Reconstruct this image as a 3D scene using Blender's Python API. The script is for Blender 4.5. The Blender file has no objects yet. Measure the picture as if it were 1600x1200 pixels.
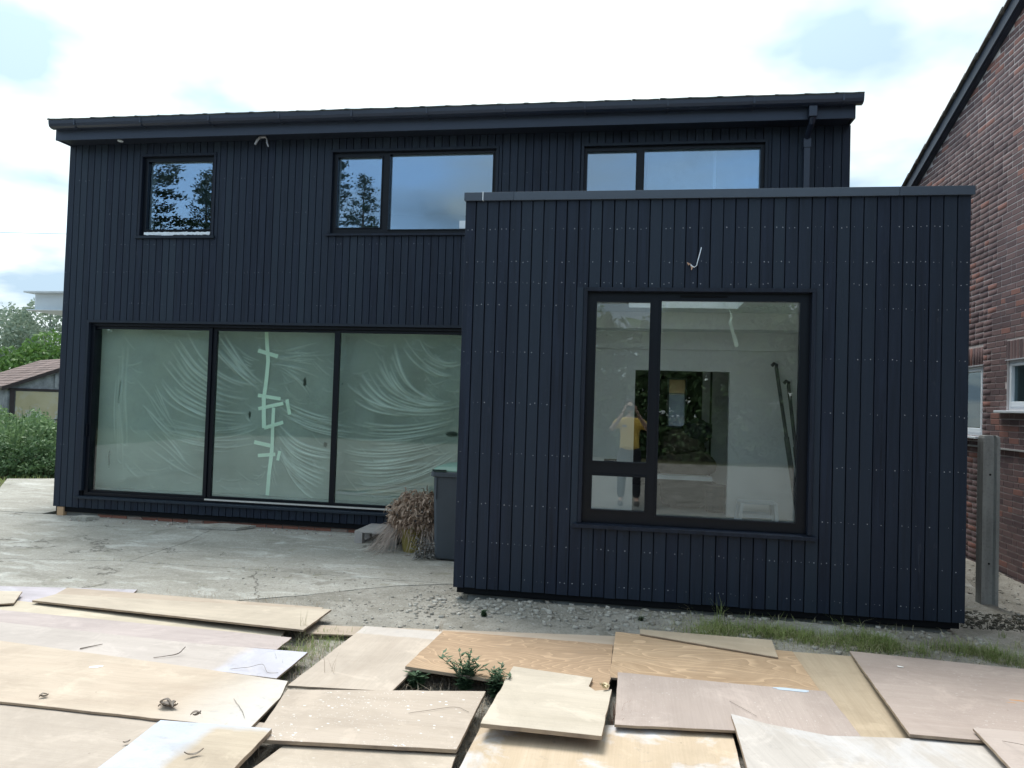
import bpy, math, random
import numpy as np
from mathutils import Vector, Matrix, noise as mnoise
R = random.Random(7)
rng = np.random.default_rng(7)
rad = math.radians
scene = bpy.context.scene
col = scene.collection

# ---------------------------------------------------------------- camera
CAM_D = 5.9146
yaw, pitch, roll = .1594, .0272, .0319
cam_data = bpy.data.cameras.new('camera')
cam = bpy.data.objects.new('camera', cam_data); col.objects.link(cam)
fwd = Vector((-math.sin(yaw)*math.cos(pitch), math.cos(yaw)*math.cos(pitch), math.sin(pitch)))
rgt = Vector((math.cos(yaw), math.sin(yaw), 0)); upv = rgt.cross(fwd)
r2 = rgt*math.cos(roll) + upv*math.sin(roll); u2 = -rgt*math.sin(roll) + upv*math.cos(roll)
m3 = Matrix((r2, u2, -fwd)).transposed()
cam.matrix_world = Matrix.Translation((0, -CAM_D, 1.6)) @ m3.to_4x4()
cam_data.sensor_fit = 'HORIZONTAL'; cam_data.sensor_width = 36
cam_data.lens = 36*1160.54/1600
cam_data.clip_start = .02; cam_data.clip_end = 2000
scene.camera = cam

# ---------------------------------------------------------------- light
SUN_EL, SUN_AZ = rad(66), rad(-35)          # azimuth from +Y towards +X
S = Vector((math.sin(SUN_AZ)*math.cos(SUN_EL), math.cos(SUN_AZ)*math.cos(SUN_EL), math.sin(SUN_EL)))
sd = bpy.data.lights.new('sun', 'SUN'); sd.energy = 1.7; sd.angle = rad(24); sd.color = (1, .97, .92)
sun = bpy.data.objects.new('sun', sd); col.objects.link(sun)
sun.rotation_euler = S.to_track_quat('Z', 'Y').to_euler()

world = bpy.data.worlds.new('World'); scene.world = world; world.use_nodes = True
def build_world():
    nt = world.node_tree; nt.nodes.clear(); N = nt.nodes.new; L = nt.links.new
    out = N('ShaderNodeOutputWorld'); bg = N('ShaderNodeBackground')
    sky = N('ShaderNodeTexSky'); sky.sky_type = 'NISHITA'; sky.sun_disc = False
    sky.sun_elevation = SUN_EL; sky.sun_rotation = SUN_AZ; sky.air_density = 1.0; sky.dust_density = 1.0
    tc = N('ShaderNodeTexCoord')
    sep = N('ShaderNodeSeparateXYZ'); L(tc.outputs['Generated'], sep.inputs[0])
    def math_(op, a, b=None, c=None):
        n = N('ShaderNodeMath'); n.operation = op
        for i, v in enumerate((a, b, c)):
            if v is None: continue
            if isinstance(v, (int, float)): n.inputs[i].default_value = v
            else: L(v, n.inputs[i])
        return n.outputs[0]
    zz = math_('ADD', math_('MAXIMUM', sep.outputs[2], 0.0), .22)
    cx = math_('DIVIDE', sep.outputs[0], zz); cy = math_('DIVIDE', sep.outputs[1], zz)
    cmb = N('ShaderNodeCombineXYZ'); L(cx, cmb.inputs[0]); L(cy, cmb.inputs[1])
    n1 = N('ShaderNodeTexNoise'); n1.inputs['Scale'].default_value = .95; n1.inputs['Detail'].default_value = 6
    n1.inputs['Roughness'].default_value = .5; n1.inputs['Distortion'].default_value = .3
    mp = N('ShaderNodeMapping'); mp.inputs['Location'].default_value = (9.3, 4.4, 0)
    L(cmb.outputs[0], mp.inputs[0]); L(mp.outputs[0], n1.inputs[0])
    # glow of the veiled sun
    dot = N('ShaderNodeVectorMath'); dot.operation = 'DOT_PRODUCT'; L(tc.outputs['Generated'], dot.inputs[0]); dot.inputs[1].default_value = S
    d = math_('MAXIMUM', dot.outputs['Value'], 0.0)
    glow = math_('POWER', d, 2.0)
    # cloud cover: thick everywhere, thin holes
    mr = N('ShaderNodeMapRange'); mr.inputs['From Min'].default_value = .43; mr.inputs['From Max'].default_value = .60
    L(math_('ADD', n1.outputs['Fac'], math_('MULTIPLY', glow, .26)), mr.inputs['Value'])
    cov = mr.outputs[0]
    n2 = N('ShaderNodeTexNoise'); n2.inputs['Scale'].default_value = 1.7; n2.inputs['Detail'].default_value = 5
    L(mp.outputs[0], n2.inputs[0])
    cc = N('ShaderNodeMix'); cc.data_type = 'RGBA'
    cc.inputs['A'].default_value = (.50, .66, .80, 1); cc.inputs['B'].default_value = (.90, 1.0, 1.02, 1)
    mr2 = N('ShaderNodeMapRange'); mr2.inputs['From Min'].default_value = .42; mr2.inputs['From Max'].default_value = .56
    L(math_('ADD', n2.outputs['Fac'], math_('MULTIPLY', glow, .10)), mr2.inputs['Value']); L(mr2.outputs[0], cc.inputs['Factor'])
    sc_ = N('ShaderNodeVectorMath'); sc_.operation = 'SCALE'; L(cc.outputs['Result'], sc_.inputs[0])
    L(math_('ADD', math_('MULTIPLY', glow, .52), .45), sc_.inputs['Scale'])
    # blue sky through the holes
    ss = N('ShaderNodeVectorMath'); ss.operation = 'SCALE'; L(sky.outputs[0], ss.inputs[0]); ss.inputs['Scale'].default_value = .17
    veil = N('ShaderNodeMix'); veil.data_type = 'RGBA'; veil.inputs['Factor'].default_value = .20
    L(ss.outputs[0], veil.inputs['A']); veil.inputs['B'].default_value = (.50, .78, .95, 1)
    mx = N('ShaderNodeMix'); mx.data_type = 'RGBA'; L(cov, mx.inputs['Factor']); L(veil.outputs['Result'], mx.inputs['A']); L(sc_.outputs[0], mx.inputs['B'])
    L(mx.outputs['Result'], bg.inputs['Color']); bg.inputs['Strength'].default_value = 1.0
    L(bg.outputs[0], out.inputs[0])
build_world()
scene.view_settings.view_transform = 'Standard'; scene.view_settings.look = 'None'
scene.view_settings.exposure = 1.05; scene.view_settings.gamma = 1; scene.view_settings.use_curve_mapping = False
scene.cycles.use_denoising = True
scene.cycles.max_bounces = 9; scene.cycles.diffuse_bounces = 5; scene.cycles.transparent_max_bounces = 16

# ---------------------------------------------------------------- helpers
ORG = {}
def link(name, me, parent=None, loc=(0, 0, 0), rot=None):
    o = bpy.data.objects.new(name, me); col.objects.link(o)
    if parent is not None: o.parent = parent
    o.location = loc
    if rot: o.rotation_euler = rot
    return o
def tag(o, label=None, cat=None, group=None, kind=None):
    if label: o['label'] = label
    if cat: o['category'] = cat
    if group: o['group'] = group
    if kind: o['kind'] = kind
    return o
def empty(name, loc, label, cat, group=None):
    o = bpy.data.objects.new(name, None); col.objects.link(o); o.location = loc; o.empty_display_size = .1
    ORG[o.name] = Vector(loc); return tag(o, label, cat, group)
def org(parent): return ORG.get(parent.name, Vector((0, 0, 0))) if parent is not None else Vector((0, 0, 0))

class MB:
    def __init__(s): s.v = []; s.f = []; s.m = []
    def box(s, x0, x1, y0, y1, z0, z1, m=0):
        b = len(s.v)
        s.v += [(x0,y0,z0),(x1,y0,z0),(x1,y1,z0),(x0,y1,z0),(x0,y0,z1),(x1,y0,z1),(x1,y1,z1),(x0,y1,z1)]
        for q in ((0,3,2,1),(4,5,6,7),(0,1,5,4),(1,2,6,5),(2,3,7,6),(3,0,4,7)):
            s.f.append(tuple(b+i for i in q)); s.m.append(m)
        return s
    def face(s, pts, m=0):
        b = len(s.v); s.v += [tuple(p) for p in pts]; s.f.append(tuple(range(b, b+len(pts)))); s.m.append(m); return s
    def prism(s, pts, vec, m=0, mside=None):
        """pts: polygon (3-D), extruded by vec"""
        b = len(s.v); n = len(pts); vec = Vector(vec)
        s.v += [tuple(p) for p in pts] + [tuple(Vector(p)+vec) for p in pts]
        s.f.append(tuple(b+i for i in reversed(range(n)))); s.m.append(m)
        s.f.append(tuple(b+n+i for i in range(n))); s.m.append(m)
        for i in range(n):
            j = (i+1) % n; s.f.append((b+i, b+j, b+n+j, b+n+i)); s.m.append(m if mside is None else mside)
        return s
    def tube(s, pts, r, n=8, m=0, cap=True):
        pts = [Vector(p) for p in pts]; b = len(s.v); rs = r if isinstance(r, (list, tuple)) else [r]*len(pts)
        for i, p in enumerate(pts):
            t = (pts[min(i+1, len(pts)-1)] - pts[max(i-1, 0)]).normalized()
            a = t.orthogonal().normalized() if abs(t.z) > .9 else t.cross(Vector((0,0,1))).normalized()
            c = t.cross(a)
            for k in range(n):
                w = 2*math.pi*k/n; s.v.append(tuple(p + (a*math.cos(w)+c*math.sin(w))*rs[i]))
        for i in range(len(pts)-1):
            for k in range(n):
                k2 = (k+1) % n
                s.f.append((b+i*n+k, b+i*n+k2, b+(i+1)*n+k2, b+(i+1)*n+k)); s.m.append(m)
        if cap:
            s.f.append(tuple(b+k for k in reversed(range(n)))); s.m.append(m)
            s.f.append(tuple(b+(len(pts)-1)*n+k for k in range(n))); s.m.append(m)
        return s
    def build(s, name, mats, parent=None, bevel=0, smooth=False):
        me = bpy.data.meshes.new(name); o0 = org(parent)
        me.from_pydata([tuple(Vector(p)-o0) for p in s.v], [], s.f)
        mats = mats if isinstance(mats, (list, tuple)) else [mats]
        for m in mats: me.materials.append(m)
        if len(mats) > 1: me.polygons.foreach_set('material_index', s.m)
        me.update()
        if smooth: me.polygons.foreach_set('use_smooth', [True]*len(me.polygons))
        o = link(name, me, parent); ORG[o.name] = o0
        if bevel:
            b = o.modifiers.new('bevel', 'BEVEL'); b.width = bevel; b.segments = 2; b.limit_method = 'ANGLE'
        return o
def np_mesh(name, verts, faces, mat, parent=None, loc=(0,0,0), attr=None, smooth=False):
    """fast mesh: verts (n,3), faces (m,k) with constant k"""
    verts = np.asarray(verts, np.float32); faces = np.asarray(faces, np.int32)
    me = bpy.data.meshes.new(name); k = faces.shape[1]
    me.vertices.add(len(verts)); me.vertices.foreach_set('co', verts.ravel())
    me.loops.add(faces.size); me.loops.foreach_set('vertex_index', faces.ravel())
    me.polygons.add(len(faces)); me.polygons.foreach_set('loop_start', np.arange(0, faces.size, k, dtype=np.int32))
    me.polygons.foreach_set('loop_total', np.full(len(faces), k, np.int32))
    if attr is not None:
        for nm, (dom, arr) in attr.items():
            a = me.attributes.new(nm, 'FLOAT', dom); a.data.foreach_set('value', np.asarray(arr, np.float32))
    me.update(calc_edges=True); me.validate()
    if smooth: me.polygons.foreach_set('use_smooth', [True]*len(me.polygons))
    mats = mat if isinstance(mat, (list, tuple)) else [mat]
    for m in mats: me.materials.append(m)
    return link(name, me, parent, loc)

def holes_cells(x0, x1, z0, z1, holes):
    """rectangles covering [x0,x1]x[z0,z1] minus holes"""
    xs = sorted({x0, x1, *[min(max(h[0], x0), x1) for h in holes], *[min(max(h[1], x0), x1) for h in holes]})
    out = []
    for a, b in zip(xs, xs[1:]):
        cx = (a+b)/2; cuts = sorted((h[2], h[3]) for h in holes if h[0] < cx < h[1]); z = z0
        for c, d in cuts:
            if c > z: out.append((a, b, z, c))
            z = max(z, d)
        if z < z1: out.append((a, b, z, z1))
    return out

# ---------------------------------------------------------------- materials
def new_mat(name):
    m = bpy.data.materials.new(name); m.use_nodes = True; nt = m.node_tree
    return m, nt, nt.nodes['Principled BSDF']
class G:
    """tiny node-graph builder"""
    def __init__(s, name, rough=.8, spec=.3, metallic=0):
        s.m, s.nt, s.p = new_mat(name); s.p.inputs['Roughness'].default_value = rough
        s.p.inputs['Specular IOR Level'].default_value = spec; s.p.inputs['Metallic'].default_value = metallic
        s.tc = s.nt.nodes.new('ShaderNodeTexCoord'); s.vec = s.tc.outputs['Object']
    def N(s, t): return s.nt.nodes.new(t)
    def L(s, a, b): s.nt.links.new(a, b)
    def setv(s, sock, v):
        if isinstance(v, (int, float)): sock.default_value = v
        elif isinstance(v, tuple): sock.default_value = (*v, 1) if len(v) == 3 and sock.type == 'RGBA' else v
        else: s.L(v, sock)
    def map(s, scale=(1,1,1), loc=(0,0,0), rot=(0,0,0), vec=None):
        n = s.N('ShaderNodeMapping'); n.inputs['Scale'].default_value = scale; s.setv(n.inputs['Location'], loc); n.inputs['Rotation'].default_value = rot
        s.L(vec if vec is not None else s.vec, n.inputs[0]); return n.outputs[0]
    def noise(s, scale, detail=4, rough=.55, vec=None, dist=0, out='Fac'):
        n = s.N('ShaderNodeTexNoise'); n.inputs['Scale'].default_value = scale; n.inputs['Detail'].default_value = detail
        n.inputs['Roughness'].default_value = rough; n.inputs['Distortion'].default_value = dist
        s.L(vec if vec is not None else s.vec, n.inputs[0]); return n.outputs[out]
    def voro(s, scale, vec=None, feature='F1', out='Distance', rnd=1):
        n = s.N('ShaderNodeTexVoronoi'); n.feature = feature; n.inputs['Scale'].default_value = scale; n.inputs['Randomness'].default_value = rnd
        s.L(vec if vec is not None else s.vec, n.inputs[0]); return n.outputs[out]
    def rng(s, v, a, b, c=0, d=1):
        n = s.N('ShaderNodeMapRange'); s.L(v, n.inputs['Value']); n.inputs['From Min'].default_value = a; n.inputs['From Max'].default_value = b
        n.inputs['To Min'].default_value = c; n.inputs['To Max'].default_value = d; return n.outputs[0]
    def mix(s, f, a, b, mode='MIX'):
        n = s.N('ShaderNodeMix'); n.data_type = 'RGBA'; n.blend_type = mode
        s.setv(n.inputs['Factor'], f); s.setv(n.inputs['A'], a); s.setv(n.inputs['B'], b); return n.outputs['Result']
    def math(s, op, a, b=0.0):
        n = s.N('ShaderNodeMath'); n.operation = op; s.setv(n.inputs[0], a); s.setv(n.inputs[1], b); return n.outputs[0]
    def bump(s, h, strength=.3, dist=.01, normal=None):
        n = s.N('ShaderNodeBump'); n.inputs['Strength'].default_value = strength; n.inputs['Distance'].default_value = dist
        s.L(h, n.inputs['Height'])
        if normal is not None: s.L(normal, n.inputs['Normal'])
        return n.outputs[0]
    def out(s, color=None, rough=None, normal=None):
        if color is not None: s.setv(s.p.inputs['Base Color'], color)
        if rough is not None: s.setv(s.p.inputs['Roughness'], rough)
        if normal is not None: s.L(normal, s.p.inputs['Normal'])
        return s.m
    def rand(s): return s.N('ShaderNodeObjectInfo').outputs['Random']
    def attr(s, n):
        a = s.N('ShaderNodeAttribute'); a.attribute_name = n; return a.outputs['Fac']

def m_plain(name, c, rough=.6, spec=.3, var=.15, scale=20, bump=.1, metallic=0):
    g = G(name, rough, spec, metallic); n = g.noise(scale, 5)
    lo = tuple(x*(1-var) for x in c); hi = tuple(min(1, x*(1+var)) for x in c)
    return g.out(g.mix(n, lo, hi), normal=g.bump(g.noise(scale*4, 3), bump, .004))

def m_char(name, base=(.0095, .0145, .027), sheen=.55):
    g = G(name, .48, .24); r = g.rand()
    cmb = g.N('ShaderNodeCombineXYZ'); g.L(g.math('MULTIPLY', r, 37.0), cmb.inputs[0]); g.L(g.math('MULTIPLY', r, 91.0), cmb.inputs[2])
    off = g.N('ShaderNodeVectorMath'); off.operation = 'ADD'; g.L(g.vec, off.inputs[0]); g.L(cmb.outputs[0], off.inputs[1]); v = off.outputs[0]
    grain = g.noise(1, 6, .65, g.map((70, 70, 2.2), vec=v)); coarse = g.noise(1, 4, .6, g.map((22, 22, 1.2), vec=v), dist=.6)
    tone = g.mix(g.rng(coarse, .3, .7), tuple(x*.50 for x in base), tuple(x*1.6 for x in base))
    tone = g.mix(g.math('MULTIPLY', g.rng(grain, .35, .7), .6), tone, tuple(x*1.9 for x in base))
    tone = g.mix(g.math('MULTIPLY', g.math('POWER', r, 1.6), 1.0), tone, tuple(x*(2.1 if i < 2 else 1.75) for i, x in enumerate(base)))
    scuff = g.math('MULTIPLY', g.rng(g.noise(1, 5, .7, g.map((26, 26, 5), vec=v), dist=1.2), .62, .76), g.rng(g.noise(1.3, 2, .5, v), .46, .62))
    tone = g.mix(g.math('MULTIPLY', scuff, .42), tone, (.085, .095, .12))
    spot = g.rng(g.voro(34, v), .0, .07, 1, 0); spot = g.math('MULTIPLY', spot, g.rng(g.noise(2.2, 2, .5, v), .58, .66))
    tone = g.mix(g.math('MULTIPLY', spot, .5), tone, (.3, .32, .35))
    rr = g.rng(grain, .2, .8, .38, .62)
    return g.out(tone, rr, g.bump(g.math('ADD', grain, g.math('MULTIPLY', coarse, .6)), .32, .004))

def m_glass(name, refl=1.0, base=.03, tint=(.86, .94, .92), gcol=(.93, .97, 1)):
    m, nt, p = new_mat(name); nt.nodes.remove(p); N = nt.nodes.new; L = nt.links.new
    out = nt.nodes['Material Output']; mix = N('ShaderNodeMixShader'); tr = N('ShaderNodeBsdfTransparent'); gl = N('ShaderNodeBsdfGlossy')
    tr.inputs['Color'].default_value = (*tint, 1); gl.inputs['Roughness'].default_value = .0; gl.inputs['Color'].default_value = (*gcol, 1)
    # Schlick fresnel, the same from both sides of the thin pane
    geo = N('ShaderNodeNewGeometry'); dt = N('ShaderNodeVectorMath'); dt.operation = 'DOT_PRODUCT'; L(geo.outputs['Normal'], dt.inputs[0]); L(geo.outputs['Incoming'], dt.inputs[1])
    def mt(op, a, b=0.0, c=0.0):
        n = N('ShaderNodeMath'); n.operation = op; n.use_clamp = False
        for i, q in enumerate((a, b, c)):
            if isinstance(q, (int, float)): n.inputs[i].default_value = q
            else: L(q, n.inputs[i])
        return n.outputs[0]
    cth = mt('ABSOLUTE', dt.outputs['Value']); p5 = mt('POWER', mt('SUBTRACT', 1.0, cth), 5.0)
    mm = mt('MULTIPLY_ADD', p5, .95, .04*refl+base); clampn = N('ShaderNodeClamp'); L(mm, clampn.inputs['Value'])
    # float glass is never quite flat
    tc = N('ShaderNodeTexCoord'); nz = N('ShaderNodeTexNoise'); nz.inputs['Scale'].default_value = 1.1; nz.inputs['Detail'].default_value = 1
    L(tc.outputs['Object'], nz.inputs[0]); b = N('ShaderNodeBump'); b.inputs['Strength'].default_value = .04; b.inputs['Distance'].default_value = .02
    L(nz.outputs['Fac'], b.inputs['Height']); L(b.outputs[0], gl.inputs['Normal'])
    L(clampn.outputs[0], mix.inputs[0]); L(tr.outputs[0], mix.inputs[1]); L(gl.outputs[0], mix.inputs[2]); L(mix.outputs[0], out.inputs[0])
    return m

def m_leaf(name, c1, c2, scale=1.5, trans=.35, rough=.55):
    m, nt, p = new_mat(name); N = nt.nodes.new; L = nt.links.new
    geo = N('ShaderNodeNewGeometry'); nz = N('ShaderNodeTexNoise'); nz.inputs['Scale'].default_value = scale; nz.inputs['Detail'].default_value = 3
    L(geo.outputs['Position'], nz.inputs[0])
    ad = N('ShaderNodeMath'); ad.operation = 'MULTIPLY_ADD'; L(geo.outputs['Random Per Island'], ad.inputs[0]); ad.inputs[1].default_value = .6; ad.inputs[2].default_value = -.3
    ad2 = N('ShaderNodeMath'); ad2.operation = 'ADD'; ad2.use_clamp = True; L(nz.outputs['Fac'], ad2.inputs[0]); L(ad.outputs[0], ad2.inputs[1])
    mx = N('ShaderNodeMix'); mx.data_type = 'RGBA'; L(ad2.outputs[0], mx.inputs['Factor']); mx.inputs['A'].default_value = (*c1, 1); mx.inputs['B'].default_value = (*c2, 1)
    L(mx.outputs['Result'], p.inputs['Base Color']); p.inputs['Roughness'].default_value = rough; p.inputs['Specular IOR Level'].default_value = .35
    tl = N('ShaderNodeBsdfTranslucent'); L(mx.outputs['Result'], tl.inputs['Color']); ms = N('ShaderNodeMixShader'); ms.inputs[0].default_value = trans
    L(p.outputs[0], ms.inputs[1]); L(tl.outputs[0], ms.inputs[2]); L(ms.outputs[0], nt.nodes['Material Output'].inputs[0])
    return m

CHAR = m_char('charred_timber')
CHARTRIM = m_char('charred_trim', (.009, .013, .023))
MEMB = m_plain('black_membrane', (.004, .005, .007), .8, .2)
ALU = m_plain('black_aluminium', (.003, .005, .010), .38, .25, .1, 8, .02)
COPING = m_plain('coping_metal', (.050, .066, .092), .42, .45, .12, 5, .04)
COPING2 = m_plain('coping_metal_pale', (.060, .078, .106), .42, .45, .12, 5, .04)
GUTTER = m_plain('gutter_plastic', (.022, .030, .052), .35, .5, .1, 6, .03)
SOFFIT = m_plain('soffit_board', (.016, .022, .036), .5, .4, .15, 4, .03)
FASCIA = m_plain('fascia_board', (.030, .042, .070), .45, .4, .12, 3, .05)
NAIL = m_plain('galvanised_nail', (.36, .38, .42), .4, .6, .3, 200, 0)
PLASTER = m_plain('plaster', (.84, .86, .85), .9, .1, .06, 2, .1)
PLASTERD = m_plain('dim_plaster', (.26, .29, .29), .9, .1, .08, 2, .1)  # darker plaster copy; the back room's gloom is put into its colour
SCREED = m_plain('screed', (.42, .43, .42), .9, .1, .2, 6, .2)
WHITEP = m_plain('white_plastic', (.74, .80, .86), .4, .4, .04, 6, .02)
CREAMW = m_plain('white_paint', (.62, .68, .72), .55, .3, .12, 6, .1)
GLASS_UP = m_glass('sky_tinted_glass', 1, .16, (.78, .86, .90), (.72, .86, 1))  # gloss colour tinted blue so the reflected sky looks bluer
GLASS_DOOR = m_glass('door_glass', 1, .01, (.93, .985, .955))
GLASS_EXT = m_glass('window_glass', 1, .028, (.98, .995, .99))
GLASS_CLEAR = m_glass('clear_glass', .5, .0, (.95, .97, .97))
# ================================================================ HOUSE
M = 2.5735
PITCH = .0925
_bm = {}
def board_mesh(w, h, t=.021, name='board'):
    k = (round(w, 3), round(h, 3), t)
    if k in _bm: return _bm[k]
    c = .0025; pr = [(-w/2, t), (-w/2, c), (-w/2+c, 0), (w/2-c, 0), (w/2, c), (w/2, t)]
    me = bpy.data.meshes.new(name)
    v = [(x, y, 0) for x, y in pr] + [(x, y, h) for x, y in pr]
    f = [tuple(range(6))[::-1], tuple(range(6, 12))] + [(i, (i+1) % 6, (i+1) % 6+6, i+6) for i in range(6)]
    me.from_pydata(v, [], [q[::-1] for q in f]); me.materials.append(CHAR); me.update(); _bm[k] = me
    return me
def clad(parent, x0, n, pitch, y, z0, z1, holes, rot=0, axis='x', gap=.007, nails=None, rows=()):
    """vertical boards; the holes (x0,x1,z0,z1) interrupt them"""
    o0 = org(parent)
    ed = [x0+i*pitch+(R.uniform(-.0022, .0022) if 0 < i < n else 0) for i in range(n+1)]
    for i in range(n):
        xa, xb = ed[i], ed[i+1]; cx = (xa+xb)/2; segs = [(z0 + R.uniform(-.003, .003), z1)]; ripped = []
        for h in holes:
            if min(xb, h[1]) - max(xa, h[0]) > .002:
                ns = []
                for a, b in segs:
                    if h[2] >= b or h[3] <= a: ns.append((a, b)); continue
                    if h[2] > a+.01: ns.append((a, h[2]))
                    if h[3] < b-.01: ns.append((h[3], b))
                segs = ns
                for q0, q1 in ((xa, h[0]), (h[1], xb)):
                    if q1 - q0 > .014: ripped.append((q0, q1, max(h[2], z0), min(h[3], z1)))
        for q0, q1, a, b in ripped:
            p = Vector(((q0+q1)/2, y, a)) if axis == 'x' else Vector((y, (q0+q1)/2, a))
            link('cladding_board', board_mesh(q1-q0-gap*.6, b-a), parent, p - o0, (0, 0, rot))
        for a, b in segs:
            me = board_mesh(xb-xa-gap-R.choice((0, .001, -.001)), b-a)
            dy = R.uniform(-.0012, .0012)
            p = Vector((cx, y+dy, a)) if axis == 'x' else Vector((y+dy, cx, a))
            link('cladding_board', me, parent, p - o0, (0, 0, rot + R.uniform(-.006, .006)))
            if nails is not None:
                for z in rows:
                    if a+.02 < z < b-.01:
                        for s in (-1, 1):
                            if R.random() < .66: nails.append((cx + s*(.019+R.uniform(-.004, .004)), y, z + R.uniform(-.006, .006), R.uniform(.4, 1.2)))
def nail_mesh(name, pts, r, parent):
    V = []; F = []
    for (x, y, z, k) in pts:
        b = len(V); rr = r*k
        for a in range(6):
            V.append((x+rr*math.cos(a*math.pi/3), y-.0015, z+rr*math.sin(a*math.pi/3)))
        V.append((x, y-.0035, z)); F += [(b+a, b+(a+1) % 6, b+6) for a in range(6)]
    o0 = org(parent)
    o = np_mesh(name, np.array(V)-np.array(o0), F, NAIL, parent); tag(o, kind='stuff')
    return o

house = empty('black_clad_house', (-2.48, M, 0), 'two-storey house clad in vertical black boards with a low tiled roof', 'house')
# openings (x0,x1,z0,z1)
H_W1 = (-6.235, -5.190, 3.55, 4.625); H_W2 = (-3.69, -1.605, 3.57, 4.625); H_W3 = (-.64, 1.425, 3.57, 4.625)
H_DOOR = (-6.885, -1.80, .235, 2.505)
nl = []
zs_main = (.9, 1.3, 2.72, 3.12, 3.47, 3.86, 4.30)
clad(house, -7.254, 104, 9.544/104, M, .115, 4.76, [H_W1, H_W2, H_W3, H_DOOR, (-1.30, 2.37, 0, 3.24)], nails=nl, rows=zs_main)
clad(house, M+.03, 36, .0945, -7.254, .115, 4.9, [], rot=-math.pi/2, axis='y')
nail_mesh('nail_heads', [(x, y, z, k*.8) for x, y, z, k in nl if R.random() < .55], .0042, house)

# structural walls (membrane behind the boards, plaster inside)
w = MB()
OH = [(h[0]+.02, h[1]-.02, h[2]+.02, h[3]-.02) for h in (H_W1, H_W2, H_W3, H_DOOR)]
for a, b, c, d in holes_cells(-7.225, 2.262, .05, 4.80, OH + [(-1.22, 2.20, .352, 2.76)]): w.box(a, b, M+.024, M+.14, c, d, 0)
for a, b, c, d in holes_cells(-7.225, 2.262, .35, 4.70, [(h[0]+.05, h[1]-.05, h[2]+.05, h[3]-.05) for h in (H_W1, H_W2, H_W3)] + [(H_DOOR[0]+.03, H_DOOR[1]-.03, .30, 2.47)] + [(-1.22, 2.20, .352, 2.76)]):
    w.box(a, b, M+.142, M+.24, c, d, 1)
w.box(-7.225, -7.08, M+.243, 6.7, .05, 4.85, 0); w.box(2.12, 2.262, M+.243, 6.7, .05, 4.80, 0)
w.build('wall', [MEMB, PLASTER], house)
w = MB()      # side cladding of the right flank + rear wall with its small window
w.box(2.265, 2.285, M+.03, 6.7, .115, 4.9)
for a, b, c, d in holes_cells(-7.25, 2.28, .05, 4.85, [(.55, 1.05, 1.30, 2.12), (-6.4, -4.6, .9, 2.1)]): w.box(a, b, 6.703, 6.85, c, d)
w.build('rear_wall', [CHAR], house)
w = MB()      # inner surfaces
w.box(-7.075, -7.05, M+.25, 6.69, .36, 2.50, 0); w.box(-1.60, -1.45, M+.25, 6.69, .36, 2.50, 0)
w.box(-7.04, -1.61, 6.60, 6.69, .36, 2.50, 1) if False else None
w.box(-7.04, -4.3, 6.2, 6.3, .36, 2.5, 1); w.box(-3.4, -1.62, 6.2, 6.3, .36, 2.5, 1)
w.box(-7.075, 2.115, M+.245, 6.69, 2.53, 2.72, 0)           # intermediate floor (ceiling below, floor above)
w.box(-7.075, 2.115, M+.245, 6.69, 4.66, 4.70, 0)           # upper ceiling
for x in (-4.5, -1.15): w.box(x, x+.1, M+.25, 6.6, 2.73, 4.65, 0)
w.box(-7.07, 2.11, 5.8, 5.9, 2.73, 4.65, 0)
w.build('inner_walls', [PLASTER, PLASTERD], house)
MB().box(-7.07, 2.11, M+.245, 6.69, .20, .345).build('floor', SCREED, house)

# plinth with exposed brick
pl = MB().box(-7.18, -1.42, M+.06, M+.2, -.1, .112)
plinth = pl.build('plinth', m_plain('mortar_plinth', (.24, .23, .21), .9, .1, .25, 14, .4), house)
def brick_mat(name, c1, c2, c3):
    g = G(name, .85, .2); t = g.attr('tone')
    v = g.mix(g.rng(t, 0, .8), c1, c2); v = g.mix(g.rng(t, .90, .93), v, c3)
    v = g.mix(g.math('MULTIPLY', g.rng(g.noise(16, 5, .6), .45, .75), .45), v, tuple(x*1.7 for x in c1))
    v = g.mix(g.math('MULTIPLY', g.rng(g.noise(60, 3), .5, .8), .4), v, tuple(x*.5 for x in c1))
    return g.out(v, normal=g.bump(g.noise(70, 5, .6), .35, .006))
REDBRICK = brick_mat('red_brick', (.20, .085, .062), (.27, .12, .085), (.30, .24, .20))
def brick_variants(mat, L, H, D, n=8):
    out = []
    for i in range(n):
        me = bpy.data.meshes.new('brick'); j = lambda: R.uniform(-.0016, .0016); c = .003
        x0, x1, z0, z1 = -L/2+j(), L/2+j(), -H/2+j(), H/2+j()
        v = [(x0, 0, z0), (x1, 0, z0), (x1, 0, z1), (x0, 0, z1), (x0, -D+c, z0), (x1, -D+c, z0), (x1, -D+c, z1), (x0, -D+c, z1),
             (x0+c, -D, z0+c), (x1-c, -D, z0+c), (x1-c, -D, z1-c), (x0+c, -D, z1-c)]
        f = [(0,1,5,4),(1,2,6,5),(2,3,7,6),(3,0,4,7),(4,5,9,8),(5,6,10,9),(6,7,11,10),(7,4,8,11),(8,9,10,11)]
        me.from_pydata(v, [], f); me.materials.append(mat); a = me.attributes.new('tone', 'FLOAT', 'POINT')
        tone = (i+.5)/n; a.data.foreach_set('value', [tone]*len(v)); me.update(); out.append(me)
    return out
bv = brick_variants(REDBRICK, .198, .058, .012, 8)
for k in range(23):
    for row, z in enumerate((.018, .083)):
        if k < 3 and row == 1: continue
        link('brick', R.choice(bv), plinth, Vector((-6.55+k*.209+(row*.1), M+.06, z-.012))-org(plinth))
MB().box(-7.19, -7.10, M+.0, M+.09, -.01, .11).build('timber_packer', m_plain('raw_timber', (.50, .33, .20), .8, .2, .2, 14, .2), house)

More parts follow.
